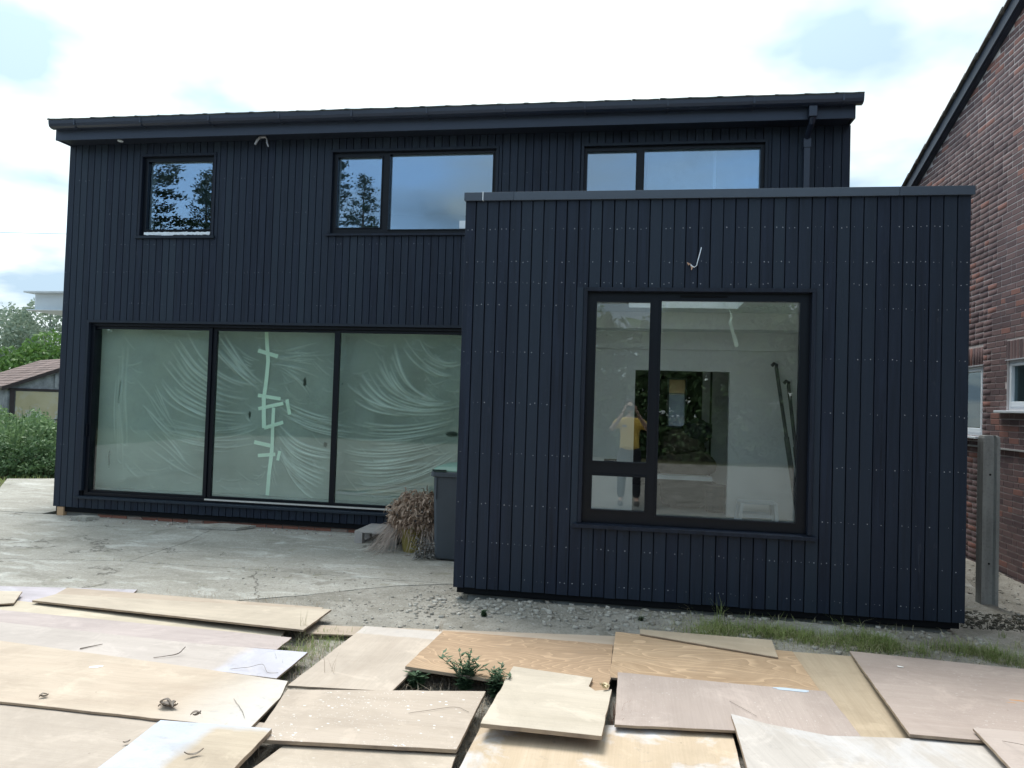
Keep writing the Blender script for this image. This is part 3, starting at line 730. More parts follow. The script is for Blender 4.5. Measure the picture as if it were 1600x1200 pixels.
height_patch('bare_earth', -16, 12, -17.5, 2.0, .25, lambda x, y: (-.3 if (-4.7 < x < 3.9 and y > -3.8) else -.055+fbm(x, y, .8, 3, 8)*.03), SOIL, label='bare trodden earth around and behind the photographer')
def alley_h(x, y): return -.045 + fbm(x, y, 2, 4, 15)*.03 + .02*max(0, (x-3.6)/.35)
GRAV = soil_mat().copy(); GRAV.name = 'alley_gravel'
height_patch('alley_gravel', 2.3, 3.96, .6, 7.2, .045, alley_h, SOIL, label='dark gravel strip beside the brick wall')

def conc_mat():
    g = G('old_concrete', .9, .15); r = g.rand()
    geo = g.N('ShaderNodeNewGeometry'); P = geo.outputs['Position']
    st = g.map((1, 2.2, 1), vec=P)
    v = g.mix(g.rng(g.noise(.9, 6, .6, st, .4), .34, .66), (.32, .305, .265), (.46, .44, .395))
    v = g.mix(g.math('MULTIPLY', g.rng(g.noise(1.7, 6, .65, st, .8), .54, .66), .75), v, (.62, .62, .58))        # pale laitance patches
    v = g.mix(g.math('MULTIPLY', g.rng(g.noise(2.3, 5, .6, P, .6), .56, .72), .6), v, (.24, .225, .19))
    v = g.mix(g.math('MULTIPLY', g.rng(g.noise(5, 4, .6, P), .60, .72), .45), v, (.20, .19, .11))                 # algae
    v = g.mix(g.math('MULTIPLY', g.rng(g.voro(26, P), .0, .16, 1, 0), .55), v, (.52, .50, .46))
    v = g.mix(g.math('MULTIPLY', g.rng(g.noise(28, 6, .75, P), .48, .62), .42), v, (.20, .19, .165)); v = g.mix(g.math('MULTIPLY', g.rng(g.noise(19, 6, .75, P, .5), .56, .66), .5), v, (.60, .59, .55))
    v = g.mix(g.math('MULTIPLY', g.rng(g.noise(110, 3, .7, P), .48, .68), .55), v, (.15, .14, .12))
    wp = g.N('ShaderNodeVectorMath'); wp.operation = 'SCALE'; g.L(g.noise(1.6, 6, .65, P, out='Color'), wp.inputs[0]); wp.inputs['Scale'].default_value = .9; wa = g.N('ShaderNodeVectorMath'); wa.operation = 'ADD'; g.L(P, wa.inputs[0]); g.L(wp.outputs[0], wa.inputs[1]); cr = g.voro(.42, wa.outputs[0], 'DISTANCE_TO_EDGE'); crn = g.noise(5, 5, .6, P)
    crk = g.math('MULTIPLY', g.rng(g.math('ADD', cr, g.math('MULTIPLY', crn, .006)), .004, .009, 1, 0), g.rng(g.noise(.8, 2, .5, P), .5, .56))
    v = g.mix(g.math('MULTIPLY', crk, .7), v, (.11, .10, .085))
    h = g.math('ADD', g.noise(50, 6, .7, P), g.math('MULTIPLY', g.noise(6, 5, .6, P), 1.5)); h = g.math('SUBTRACT', h, g.math('MULTIPLY', crk, 1.2))
    return g.out(v, normal=g.bump(h, .7, .014))
CONC = conc_mat()
yard = bpy.data.objects.new('concrete_yard', None); col.objects.link(yard); tag(yard, 'worn grey concrete yard in front of the sliding doors', kind='structure')
def slab(name, poly, z, t, parent, mat=CONC, seed=0, step=.05, jit=.007, wav=.006):
    """a slab with ragged edges and a slightly wavy top"""
    pts = []
    n = len(poly)
    for i in range(n):
        a = Vector((*poly[i], 0)); b = Vector((*poly[(i+1) % n], 0)); m_ = max(1, int((b-a).length/step))
        for k in range(m_):
            p = a.lerp(b, k/m_); nn = Vector((b.y-a.y, a.x-b.x, 0)).normalized()
            pts.append(p + Vector((fbm(p.x, p.y, 3, 4, 5), fbm(p.x, p.y, 3, 4, 25), 0))*jit*2)
    import bmesh
    bm = bmesh.new(); top = [bm.verts.new((p.x, p.y, z)) for p in pts]; f = bm.faces.new(top)
    if f.normal.z < 0: f.normal_flip()
    bmesh.ops.triangulate(bm, faces=[f])
    for _ in range(3): 
        es = [e for e in bm.edges if e.calc_length() > .3 and len(e.link_faces) == 2]
        if es: bmesh.ops.subdivide_edges(bm, edges=es, cuts=1, use_grid_fill=False); bmesh.ops.triangulate(bm, faces=bm.faces[:])
    for v in bm.verts: v.co.z = z + fbm(v.co.x, v.co.y, .8, 3, 2)*wav
    bnd = [e for e in bm.edges if e.is_boundary]
    r_ = bmesh.ops.extrude_edge_only(bm, edges=bnd)
    for v in [q for q in r_['geom'] if isinstance(q, bmesh.types.BMVert)]: v.co.z = z-t
    bmesh.ops.recalc_face_normals(bm, faces=bm.faces[:])
    me = bpy.data.meshes.new(name); bm.to_mesh(me); bm.free(); me.materials.append(mat)
    return link(name, me, parent)
SL = [
 [(-12.0, .30), (-5.80, .262), (-4.655, .505), (-4.70, 1.48), (-4.95, 2.62), (-7.22, 2.62), (-7.4, 2.60), (-12.0, 2.7)],
 [(-4.647, .507), (-3.37, .537), (-2.3, .522), (-1.40, .522), (-1.40, 2.62), (-4.942, 2.62), (-4.692, 1.48)],
 [(-12.0, .292), (-12.0, -3.0), (-4.0, -1.2), (-3.2, -.62), (-2.55, -.15), (-2.25, .10), (-1.95, .33), (-1.55, .512), (-2.3, .513), (-3.37, .528), (-4.650, .497), (-5.80, .254)],
 [(-12.0, 2.72), (-7.45, 2.63), (-7.45, 6.15), (-10.20, 6.05), (-10.85, 5.70), (-9.75, 4.35), (-12.0, 3.6)],
]
for i, p in enumerate(SL): slab('slab', p, .0, .09, yard, seed=i*11)
path = slab('path_slab', [(2.45, 3.6), (3.55, 3.0), (3.12, 1.22), (3.20, .78), (2.72, .56), (2.45, .50)], .0, .08, None, seed=51, jit=.008); tag(path, 'plain concrete path slab running along the right side of the extension', kind='structure')
# footing lump in the grass strip
km = conc_mat(); 
def lump(name, x0, x1, y0, y1, z0, z1, seed, label, mat=CONC):
    V = []; F = []; n = 40; m_ = 12
    for i in range(n+1):
        for j in range(m_+1):
            u, v = i/n, j/m_; x = x0+(x1-x0)*u; y = y0+(y1-y0)*v
            e = min(1, min(u, 1-u)*9)*min(1, min(v, 1-v)*4)
            z = z0+(z1-z0)*e**.5 + fbm(x, y, 9, 4, seed)*.025 - .02*u
            V.append((x, y+fbm(x, y, 4, 2, seed)*.03, z))
    for i in range(n):
        for j in range(m_): F.append((i*(m_+1)+j, (i+1)*(m_+1)+j, (i+1)*(m_+1)+j+1, i*(m_+1)+j+1))
    return tag(np_mesh(name, V, F, mat), label, 'concrete')
lump('concrete_footing', 1.02, 2.02, -.20, -.02, -.06, .052, 31, 'broken grey concrete footing edge in the grass under the extension boards')
tag(slab('paving_fragment', [(-5.15, 2.20), (-4.55, 2.30), (-4.45, 2.53), (-4.9, 2.55), (-5.1, 2.40)], .035, .03, None, seed=71, jit=.02), 'thin lifted flake of concrete under the left sliding door', 'concrete flake')
tag(slab('concrete_fragment', [(-6.75, 2.30), (-6.55, 2.28), (-6.48, 2.42), (-6.70, 2.44)], .05, .05, None, seed=72, jit=.02), 'small pale concrete lump by the left corner of the house', 'concrete lump')

# loose stones
def rocks(name, n, xr, yr, dens, smin, smax, mat, label, hfn=soil_h, seed=1, kind='stuff'):
    rg = np.random.default_rng(seed); base = np.array([(1,1,1),(-1,1,1),(-1,-1,1),(1,-1,1),(1,1,-1),(-1,1,-1),(-1,-1,-1),(1,-1,-1)], float)*.5
    fc = np.array([(0,1,2,3),(7,6,5,4),(0,3,7,4),(1,0,4,5),(2,1,5,6),(3,2,6,7)]); V = []; F = []; k = 0; tries = 0
    while k < n and tries < n*20:
        tries += 1; x = rg.uniform(*xr); y = rg.uniform(*yr)
        if rg.random() > dens(x, y): continue
        s = smin+(smax-smin)*rg.random()**6; v = base*(1+rg.uniform(-.35, .35, (8, 3)))*s*np.array([1, rg.uniform(.6, 1), rg.uniform(.35, .8)])
        a = rg.uniform(0, 6.28); c_, s_ = math.cos(a), math.sin(a); v = v @ np.array([[c_, s_, 0], [-s_, c_, 0], [0, 0, 1]])
        V.append(v+np.array([x, y, hfn(x, y)+s*.12])); F.append(fc+8*k); k += 1
    o = np_mesh(name, np.concatenate(V), np.concatenate(F), mat); tag(o, label, kind=kind); return o
def stone_mat(name, a, b):
    m, nt, p = new_mat(name); geo = nt.nodes.new('ShaderNodeNewGeometry'); mx = nt.nodes.new('ShaderNodeMix'); mx.data_type = 'RGBA'
    nt.links.new(geo.outputs['Random Per Island'], mx.inputs['Factor']); mx.inputs['A'].default_value = (*a, 1); mx.inputs['B'].default_value = (*b, 1)
    nt.links.new(mx.outputs['Result'], p.inputs['Base Color']); p.inputs['Roughness'].default_value = .9; return m
STONE = stone_mat('stones', (.27, .25, .215), (.45, .43, .385))
near_ext = lambda x, y: max(.05, 1-abs(y+.12)/.45)*(1 if x < 1.6 else .5)
rocks('rubble', 2600, (-1.7, 2.6), (-.75, .12), near_ext,   .003, .044, STONE, 'loose stones and mortar rubble along the foot of the extension', seed=3)
rocks('gravel', 2200, (-3.6, -1.2), (-1.1, .9), lambda x, y: .3+.7*max(0, fbm(x, y, 1.5, 2, 4)+.3), .004, .022, STONE, 'fine gravel scattered on the dirt left of the extension', hfn=lambda x, y: max(soil_h(x, y), -.004 if y > -.2-(x+2.5)*.0 and x < -1.9 else -1), seed=4)
rocks('alley_stones', 1800, (2.5, 3.93), (.25, 6.5), lambda x, y: .25 if x < 3.1 and y > .5 else 1, .006, .035, STONE, 'small stones and litter in the gap beside the brick wall', hfn=lambda x, y: alley_h(x, y) if not (x < 3.2 and y > .6) else .002, seed=5)
rocks('mortar_crumbs', 700, (-6.9, -1.8), (2.25, 2.62), lambda x, y: 1, .004, .03, stone_mat('mortar_crumb', (.3, .24, .2), (.55, .53, .5)), 'mortar crumbs along the brick plinth under the doors', hfn=lambda x, y: .0, seed=6)
rocks('leaf_litter', 900, (2.55, 3.3), (.30, .80), lambda x, y: 1, .008, .03, stone_mat('leaf_litter', (.035, .035, .03), (.13, .12, .09)), 'dark leaf litter across the end of the path slab', hfn=lambda x, y: .0, seed=8)
# ================================================================ PLYWOOD SHEETS
def ply(name, c1, c2, figure=0, ang=0, paint=None, splat=0, blotch=0, dirt=.3, seed=0):
    def tone(c):
        c = [a*b for a, b in zip(c, (.93, .855, .80))]; l = sum(c)/3; k = .80 if figure else .85
        return tuple(l+(x-l)*k for x in c)
    c1, c2 = tone(c1), tone(c2)
    """paint: (axis, from, to, colour) region of old paint in object coords"""
    g = G('plywood_'+name, .72, .25)
    v0 = g.map((1, 1, 1), loc=(seed*1.7, seed*.9, 0), rot=(0, 0, ang))
    fine = g.noise(1, 5, .6, g.map((3, 90, 3), vec=v0), .3); mid = g.noise(1, 5, .6, g.map((1.1, 9, 1), vec=v0), .6)
    v = g.mix(g.rng(mid, .3, .7), c1, c2)
    v = g.mix(g.math('MULTIPLY', g.rng(fine, .4, .75), .30), v, tuple(x*.72 for x in c1))
    if figure:
        fld = g.noise(.9, 3, .45, g.map((.9, 2.0, 1), vec=v0), .4)
        rings = g.N('ShaderNodeMath'); rings.operation = 'FRACT'; g.L(g.math('MULTIPLY', fld, 34.0), rings.inputs[0])
        f1 = g.rng(rings.outputs[0], .0, .35, 1, 0); v = g.mix(g.math('MULTIPLY', f1, .42*figure*1.3), v, tuple(min(1, x*1.45) for x in c2))
        f2 = g.rng(rings.outputs[0], .75, 1.0); v = g.mix(g.math('MULTIPLY', f2, .30*figure), v, tuple(x*.70 for x in c1))
    if blotch:
        b = g.rng(g.noise(2.6, 6, .62, v0, .5), .50, .60); b = g.math('MULTIPLY', b, blotch); v = g.mix(b, v, (.62, .63, .66))
        b2 = g.rng(g.noise(5.5, 5, .7, v0, .6), .62, .70); v = g.mix(g.math('MULTIPLY', b2, blotch*.6), v, (.22, .20, .20))
    if paint:
        for (ax, a, b, colr, k) in paint:
            sp = g.N('ShaderNodeSeparateXYZ'); g.L(g.vec, sp.inputs[0])
            e = g.math('ADD', sp.outputs[ax], g.math('MULTIPLY', g.math('SUBTRACT', g.noise(5, 5, .6), .5), .10))
            mk = g.rng(e, a, b); mk = g.math('MULTIPLY', mk, g.rng(g.noise(9, 5, .7), .30, .40, 1-k*.0, 1)); mk = g.math('MULTIPLY', mk, k); v = g.mix(mk, v, colr)
            v = g.mix(g.math('MULTIPLY', g.math('MULTIPLY', mk, g.rng(g.noise(14, 4, .6), .58, .7)), .5), v, (.33, .34, .38))
    if splat:
        d = g.rng(g.voro(17, g.map((1, 1.6, 1), vec=v0)), .10, .13, 1, 0); d = g.math('MULTIPLY', d, g.rng(g.noise(2.2, 2, .5, v0), .44, .52)); v = g.mix(g.math('MULTIPLY', d, splat), v, (.86, .86, .85))
        d = g.rng(g.voro(44, g.map((1, 2, 1), vec=v0, loc=(3, 1, 0))), .12, .16, 1, 0); d = g.math('MULTIPLY', d, g.rng(g.noise(2.6, 2, .5, v0), .42, .54)); v = g.mix(g.math('MULTIPLY', d, splat), v, (.82, .82, .80))
    if dirt:
        d = g.rng(g.voro(9, v0), .035, .05, 1, 0); d = g.math('MULTIPLY', d, g.rng(g.noise(3.3, 2, .5, v0), .55, .6)); v = g.mix(g.math('MULTIPLY', d, dirt*2), v, (.16, .13, .11))
        v = g.mix(g.math('MULTIPLY', g.rng(g.noise(1.6, 6, .65, v0, .5), .48, .72), dirt*1.3), v, tuple(x*.66 for x in c1))
        v = g.mix(g.math('MULTIPLY', g.rng(g.noise(3.1, 6, .7, g.map((1, 1, 1), loc=(7, 3, 0), vec=v0), .8), .55, .63), .28), v, tuple(min(1, x*1.28) for x in c2))
        v = g.mix(g.math('MULTIPLY', g.rng(g.noise(.8, 7, .7, g.map((1, 1, 1), loc=(5, 2, 0), vec=v0), 1.2), .50, .60), .30), v, tuple(x*.70 for x in c1))
        v = g.mix(g.math('MULTIPLY', g.rng(g.noise(11, 6, .75, v0, .8), .60, .70), .30), v, (.30, .26, .22))
        v = g.mix(g.math('MULTIPLY', g.rng(g.noise(150, 3, .7, v0), .60, .72), .35), v, (.20, .17, .14))
    return g.out(v, None, g.bump(g.math('ADD', fine, g.math('MULTIPLY', mid, 2.0)), .22, .004))
def edge_mat():
    g = G('ply_edge', .85, .15); w = g.N('ShaderNodeTexWave'); w.bands_direction = 'Z'; w.inputs['Scale'].default_value = 85; w.inputs['Distortion'].default_value = 1.0; g.L(g.vec, w.inputs[0])
    v = g.mix(w.outputs['Fac'], (.22, .16, .12), (.46, .37, .27)); v = g.mix(g.rng(g.noise(9, 5), .45, .8), v, (.16, .12, .10)); return g.out(v)
EDGE = edge_mat()
def sheet(key, label, mat, t=.012, jit=.0025, name='plywood_sheet'):
    P = [Vector(p) for p in BOARDS[key]]; c = sum(P, Vector())/len(P); n = len(P); pts = []
    corner = Vector(P[0])
    for i in range(n):
        a, b = P[i], P[(i+1) % n]; m_ = max(2, int((b-a).length/.06)); d = (b-a).normalized(); nn = Vector((d.y, -d.x, 0))
        for k in range(m_):
            p = a.lerp(b, k/m_); q = nn*(fbm(p.x*1.3, p.y*1.3, 8, 3, hash(len(key)+ord(key[0])) % 50)*jit*2)
            if R.random() < .05: q += nn*R.uniform(-.005, 0)
            pts.append(p+(q if k else Vector()) + Vector((0, 0, 0)))
    mb = MB(); mb.prism([p-c-Vector((0, 0, t)) for p in pts], (0, 0, t), 1, 1); mb.m[1] = 0
    o = mb.build(name, [mat, EDGE]); o.location = c
    b = o.modifiers.new('bevel', 'BEVEL'); b.width = .0012; b.segments = 1; b.limit_method = 'ANGLE'; b.angle_limit = rad(60)
    tag(o, label, 'board', 'boards laid over the ground'); return o
TAN = (.47, .40, .32); TAN2 = (.54, .475, .39); PINK = (.45, .39, .36); PINK2 = (.52, .46, .43); PALE = (.54, .49, .40); PALE2 = (.63, .59, .49)
BR1 = (.42, .29, .17); BR2 = (.52, .37, .225); LAV = (.46, .45, .52); GREY = (.46, .44, .42); GREY2 = (.56, .545, .53)
sheet('lav', 'mauve-white painted board end at the far left edge of the boards', ply('mauve', LAV, (.58, .57, .66), blotch=.5, seed=1), .008)
sheet('scrap', 'small cream offcut on the far left, lying on the mauve board', ply('scrap', PALE, PALE2, seed=2), .010)
sheet('rear', 'narrow tan strip of board behind the long pale plank, nearest the house', ply('rear', TAN, TAN2, seed=3), .010)
sheet('long', 'long pale board with its near edge raised over a dark gap', ply('long', (.50, .45, .37), (.60, .55, .45), seed=4), .014)
sheet('cream', 'long yellowish cream strip just in front of the raised long board', ply('cream', (.55, .51, .40), (.62, .58, .47), seed=5, dirt=.2), .010)
sheet('pinkthin', 'thin mauve-grey strip of board between the cream strip and the grey board', ply('pinkgrey', (.47, .42, .42), (.53, .48, .48), seed=6), .010)
sheet('greyend', 'long grey board with a white painted right end', ply('greyend', (.50, .47, .45), (.56, .53, .51), paint=[(0, .72, .80, (.52, .52, .60), .85)], seed=7), .012)
sheet('bigtan', 'large tan board on the left with bird dropping and whitened right end', ply('bigtan', (.53, .45, .36), (.61, .54, .44), paint=[(0, .35, .75, (.58, .56, .53), .75)], seed=8), .012)
sheet('corner', 'big plain grey-tan board filling the bottom left corner', ply('corner', (.47, .42, .36), (.53, .48, .42), seed=9, dirt=.2), .012)
sheet('whitetan', 'tilted board half white paint and half bare tan at bottom left', ply('whitetan', (.50, .43, .33), (.56, .50, .39), paint=[(0, .02, -.06, (.50, .55, .64), .95), (1, .24, .30, (.50, .54, .62), .9)], seed=10), .022)
sheet('splat', 'tan board with white paint splatters left of the cream square', ply('splat', (.49, .43, .36), (.56, .50, .43), splat=1, seed=11), .017)
sheet('paleup', 'pale whitish board between the weedy gap and the brown grained board', ply('paleup', (.53, .47, .40), (.60, .55, .48), paint=[(1, .38, .40, (.58, .56, .55), .5)], seed=12, ang=1.57), .013)
sheet('rearstrip', 'narrow pale strip showing behind the left brown grained board', ply('rearstrip', TAN, TAN2, seed=13), .010)
sheet('browna', 'brown ring-grained board propped up over the green weed', ply('browna', BR1, BR2, figure=1, seed=14), .018)
sheet('square', 'cream square offcut with a notched corner, on top of its neighbours', ply('square', (.56, .52, .43), (.64, .60, .51), seed=15, dirt=.25), .020, .004)
sheet('brownb', 'golden brown board with wavy grain right of the propped brown one', ply('brownb', (.46, .32, .18), (.56, .41, .25), figure=1, seed=17), .012)
sheet('slip', 'pale wedge-shaped strip lying along the back of the golden board', ply('slip', (.48, .41, .30), (.55, .48, .36), seed=18), .009)
sheet('pinkmid', 'pinkish-grey scuffed board in the middle right with a small pale blue patch', ply('pinkmid', PINK, PINK2, splat=.25, seed=19, ang=1.57), .013)
sheet('undertan', 'tan board partly covered by the big pinkish board on the right', ply('undertan', (.48, .40, .28), (.56, .48, .35), seed=20, ang=1.57), .012)
sheet('bigpink', 'big pinkish board at the right with its near edge lifted', ply('bigpink', (.45, .385, .355), (.51, .45, .415), splat=.3, seed=21), .015)
sheet('tinycorner', 'pinkish board corner overlapping at the bottom right', ply('tinycorner', (.50, .44, .41), (.56, .51, .48), seed=22), .014)
sheet('whitewash', 'large whitewashed streaky board at the bottom right', ply('whitewash', (.50, .49, .47), (.60, .59, .57), blotch=.35, seed=23, ang=1.3), .020)
sheet('stained', 'light wood board with white plaster stains at bottom centre', ply('stained', (.56, .46, .32), (.64, .54, .40), blotch=.85, seed=24, ang=1.57), .014)
sheet('bottommid', 'low tan board at the bottom edge below the splattered board', ply('bottommid', (.50, .44, .36), (.57, .52, .44), splat=.3, seed=25), .014)
# painted marks that are thin flakes of their own
def flake(name, x, y, z, r1, r2, mat, label, cat, a=0, n=14, seed=1):
    pts = []
    for i in range(n):
        w_ = 2*math.pi*i/n; k = 1+fbm(math.cos(w_), math.sin(w_), 2, 3, seed)*.7
        pts.append((x+r1*k*math.cos(w_)*math.cos(a)-r2*k*math.sin(w_)*math.sin(a), y+r1*k*math.cos(w_)*math.sin(a)+r2*k*math.sin(w_)*math.cos(a), z))
    return tag(MB().prism(pts, (0, 0, .0016)).build(name, mat), label, cat)
flake('paint_patch', 1.0-.09, -1.60, .0845, .095, .020, m_plain('pale_blue_paint', (.52, .60, .68), .6, .2), 'small pale blue paint patch on the pinkish-grey board', 'paint patch', -.03, seed=4)
flake('bare_patch', 2.10, -1.50, .0925, .055, .022, m_plain('bare_orange_wood', (.55, .30, .14), .8, .2), 'bare orange patch torn in the big pinkish board', 'torn patch', .1, seed=5)
flake('bare_patch', 2.02, -1.54, .0945, .05, .008, m_plain('bare_orange_wood', (.55, .30, .14), .8, .2), 'thin orange tear left of the larger one on the big pinkish board', 'torn patch', .1, seed=6)
DROPM = m_plain('white_dropping', (.85, .85, .82), .7, .2)
flake('bird_dropping', -2.886, -2.166, .0726, .034, .016, DROPM, 'white bird dropping on the large tan board', 'bird dropping', .5, seed=7)
flake('bird_dropping', 1.66, -1.03, .0805, .018, .009, DROPM, 'small white dropping on the big pinkish board', 'bird dropping', -.4, seed=9)
# curled leaves and twigs
LEAFD = m_leaf('dry_leaf', (.12, .095, .08), (.26, .22, .18), 8, .1)
def curl(name, x, y, z, L, W, a, mat, label, cat, n=1, spread=.02):
    V = []; F = []
    for q in range(n):
        b = len(V); aa = a+(R.uniform(-1.3, 1.3) if q else 0); ox, oy = (R.uniform(-spread, spread), R.uniform(-spread, spread)) if q else (0, 0)
        for i in range(7):
            t = i/6-.5; ww = W*(1-(2*t)**2)*.5+.001; zz = .004+R.uniform(0, .002)+(.9*L*t*t if q % 2 == 0 else .25*L*(1-4*t*t))
            for s_ in (-1, 0, 1):
                lx, ly = L*t, ww*s_; V.append((x+ox+lx*math.cos(aa)-ly*math.sin(aa), y+oy+lx*math.sin(aa)+ly*math.cos(aa), z+zz+(.35*W*s_*s_)))
        for i in range(6):
            for j in range(2): F.append((b+i*3+j, b+(i+1)*3+j, b+(i+1)*3+j+1, b+i*3+j+1))
    return tag(np_mesh(name, V, F, mat, smooth=True), label, cat)
curl('dead_leaves', -2.187, -2.558, .074, .075, .022, .3, LEAFD, 'clump of curled grey dead leaves on the large tan board', 'leaves', 8, .025)
curl('dead_leaf', -2.83, -2.60, .0725, .04, .016, .6, LEAFD, 'little dry leaf near the front edge of the large tan board', 'leaf', 2, .01)
curl('dead_leaf', -1.93, -2.725, .120, .045, .018, 1.2, LEAFD, 'curled leaf at the top edge of the half-white board', 'leaf', 2, .008)
curl('dead_leaf', -1.74, -3.05, .108, .075, .014, .7, LEAFD, 'long curled leaf on the bare half of the half-white board', 'leaf', 1)
curl('dead_leaf', -2.14, -2.02-.9, .060, .03, .012, .9, LEAFD, 'tiny leaf on the bottom left board', 'leaf', 1)
WOODCHIP = m_plain('wood_chip', (.62, .52, .34), .8, .2)
curl('wood_chips', -.10, -1.90, .112, .05, .02, -.3, WOODCHIP, 'splintered wood chips by the notch of the cream square', 'splinters', 4, .02)
def stick(name, pts, r, label, mat=None, cat='twig'):
    P = [Vector(p) for p in pts]; P = [P[0]*2-P[1]]+P+[P[-1]*2-P[-2]]; rr = [q*.62 for q in (r if isinstance(r, list) else [r]*len(pts))]; out = []; ro = []
    for i in range(1, len(P)-2):
        for k in range(5):
            t = k/5; a, b, c, d = P[i-1:i+3]
            out.append(.5*((2*b)+(c-a)*t+(2*a-5*b+4*c-d)*t*t+(3*b-a-3*c+d)*t**3)+Vector((R.uniform(-1, 1), R.uniform(-1, 1), 0))*.0012); ro.append(rr[i-1]+(rr[i]-rr[i-1])*t)
    out.append(P[-2]); ro.append(rr[-1])
    return tag(MB().tube(out, ro, 6).build(name, mat or LEAFD), label, cat)
stick('twig', [(-3.20, -1.90, .062), (-3.17, -1.85, .062), (-3.13, -1.80, .064)], [.006, .005, .003], 'short thick twig on the long grey board, left part')
stick('twig', [(-2.70, -1.93, .061), (-2.64, -1.90, .066), (-2.59, -1.86, .072), (-2.57, -1.82, .10)], [.003, .003, .005, .004], 'crooked dry stalk on the middle of the long grey board')
stick('twig', [(-1.93, -2.40, .077), (-1.82, -2.52, .078), (-1.76, -2.60, .078)], [.0015, .002, .001], 'thin straw lying on the whitened end of the large tan board')
stick('twig', [(-2.18, -1.99, .062), (-2.08, -1.97, .075), (-2.02, -1.93, .082), (-1.96, -1.99, .063), (-1.90, -1.98, .062)], .0018, 'looping thin wire on the white end of the grey board', cat='wire')
stick('twig', [(-.74, -2.32, .093), (-.82, -2.28, .094), (-.95, -2.36, .094), (-1.02, -2.40, .093)], .0016, 'thin forked twig on the splattered board')
stick('twig', [(.55, -1.86, .090), (.62, -1.97, .091), (.66, -2.03, .091)], .0016, 'straw on the pinkish-grey board near the whitewashed one')
stick('twig', [(1.70, -2.20, .150), (1.74, -2.34, .19), (1.76, -2.42, .16)], .0018, 'bent straw on the bottom right board corner')

# ================================================================ GRASS, STRAW, WEEDS
def blades(name, pts, h, w_, mat, label, lean=.5, kind='stuff', seed=1, cat=None, parent=None):
    """pts (x,y,z); curved two-segment blades"""
    rg = np.random.default_rng(seed); P = np.array(pts); n = len(P); a = rg.uniform(0, 6.283, n); hh = h[0]+(h[1]-h[0])*rg.random(n)**2; ww = rg.uniform(w_[0], w_[1], n)
    ln = rg.uniform(.1, 1, n)*lean*hh; dx, dy = np.cos(a), np.sin(a); side = np.stack([-dy, dx, np.zeros(n)], 1)*ww[:, None]*.5; d = np.stack([dx, dy, np.zeros(n)], 1)
    z = np.zeros((n, 3)); z[:, 2] = 1
    m1 = P+d*(ln*.30)[:, None]+z*(hh*.55)[:, None]; tp = P+d*ln[:, None]+z*(hh*np.clip(1-.45*lean*rg.random(n), .2, 1))[:, None]
    V = np.stack([P-side, P+side, m1-side*.75, m1+side*.75, tp-side*.08, tp+side*.08], 1).reshape(-1, 3)
    b = np.arange(n)[:, None]*6; F = np.concatenate([b+np.array([0, 1, 3, 2]), b+np.array([2, 3, 5, 4])])
    o = np_mesh(name, V, F, mat, parent)
    if parent is None: tag(o, label, cat, kind=kind)
    return o
def scatter(n, xr, yr, dens, zf, seed):
    rg = np.random.default_rng(seed); out = []; t = 0
    while len(out) < n and t < n*30:
        t += 1; x = rg.uniform(*xr); y = rg.uniform(*yr)
        if rg.random() < dens(x, y): out.append((x, y, zf(x, y)))
    return out
GRASS = m_leaf('grass', (.17, .25, .06), (.36, .41, .17), 2.5, .4); STRAW = m_leaf('straw', (.30, .235, .17), (.52, .44, .34), 6, .25); DRYG = m_leaf('dry_grass', (.34, .32, .19), (.52, .48, .32), 4, .3)
def dg(x, y):
    if x < .35: return 0
    c = -.30-.10*max(0, min(1, (x-1.2)/1.3)); wdt = .20 + .05*math.sin(x*5)
    k = max(0, 1-abs(y-c)/wdt); return k*(.04+.96*max(0, min(1, fbm(x, y, 3.2, 3, 2)*3.2+.42)))
blades('grass_strip', scatter(5200, (.35, 2.9), (-.72, -.05), dg, soil_h, 21), (.015, .14), (.0025, .005), GRASS, 'green and yellow grass strip between the extension and the boards', 1.7, seed=2)
blades('dry_grass_strip', scatter(3600, (.1, 3.0), (-.78, -.02), lambda x, y: dg(x, y)*.8+.06, soil_h, 22), (.02, .10), (.002, .004), DRYG, 'dry straw-coloured grass mixed into the strip by the extension', 2.2, seed=3)
blades('gap_grass', scatter(900, (-2.25, -1.65), (-2.1, -1.0), lambda x, y: max(0, 1-abs((x+2.0)+(y+1.5)*-.15)/.22), soil_h, 23), (.02, .11), (.002, .004), GRASS, 'green grass in the gap between the left and middle boards', 1.0, seed=4)
blades('gap_straw', scatter(1500, (-2.3, -1.55), (-2.2, -.95), lambda x, y: 1, soil_h, 24), (.01, .09), (.002, .0045), STRAW, 'dry straw in the gap between the left and middle boards', 1.6, seed=5)
blades('straw', scatter(3600, (-1.35, -.45), (-3.0, -1.4), lambda x, y: 1, lambda x, y: soil_h(x, y)+.004, 25), (.02, .085), (.002, .005), STRAW, 'matted dry straw showing in the gaps between the middle boards', 2.0, seed=6)
blades('straw_left', scatter(500, (-2.0, -1.4), (-3.2, -2.7), lambda x, y: 1, lambda x, y: soil_h(x, y)+.01, 26), (.02, .07), (.002, .005), STRAW, 'matted straw in the small gap beside the half-white board', 2.0, seed=7)
blades('hidden_grass', scatter(900, (-4.3, -2.1), (-1.35, -1.0), lambda x, y: 1, lambda x, y: -.02, 27), (.01, .05), (.002, .004), DRYG, 'dry stems in the dark gap under the raised long board', 1.5, seed=8)
RED = m_leaf('red_stalk', (.20, .07, .05), (.36, .22, .15), 8, .2)
blades('red_weed', scatter(120, (-.05, .03), (-2.2, -1.95), lambda x, y: 1, lambda x, y: .0, 28), (.06, .15), (.0015, .003), RED, 'reddish dry stalks poking out beside the cream square board', 1.0, kind=None, cat='dry weed', seed=9)
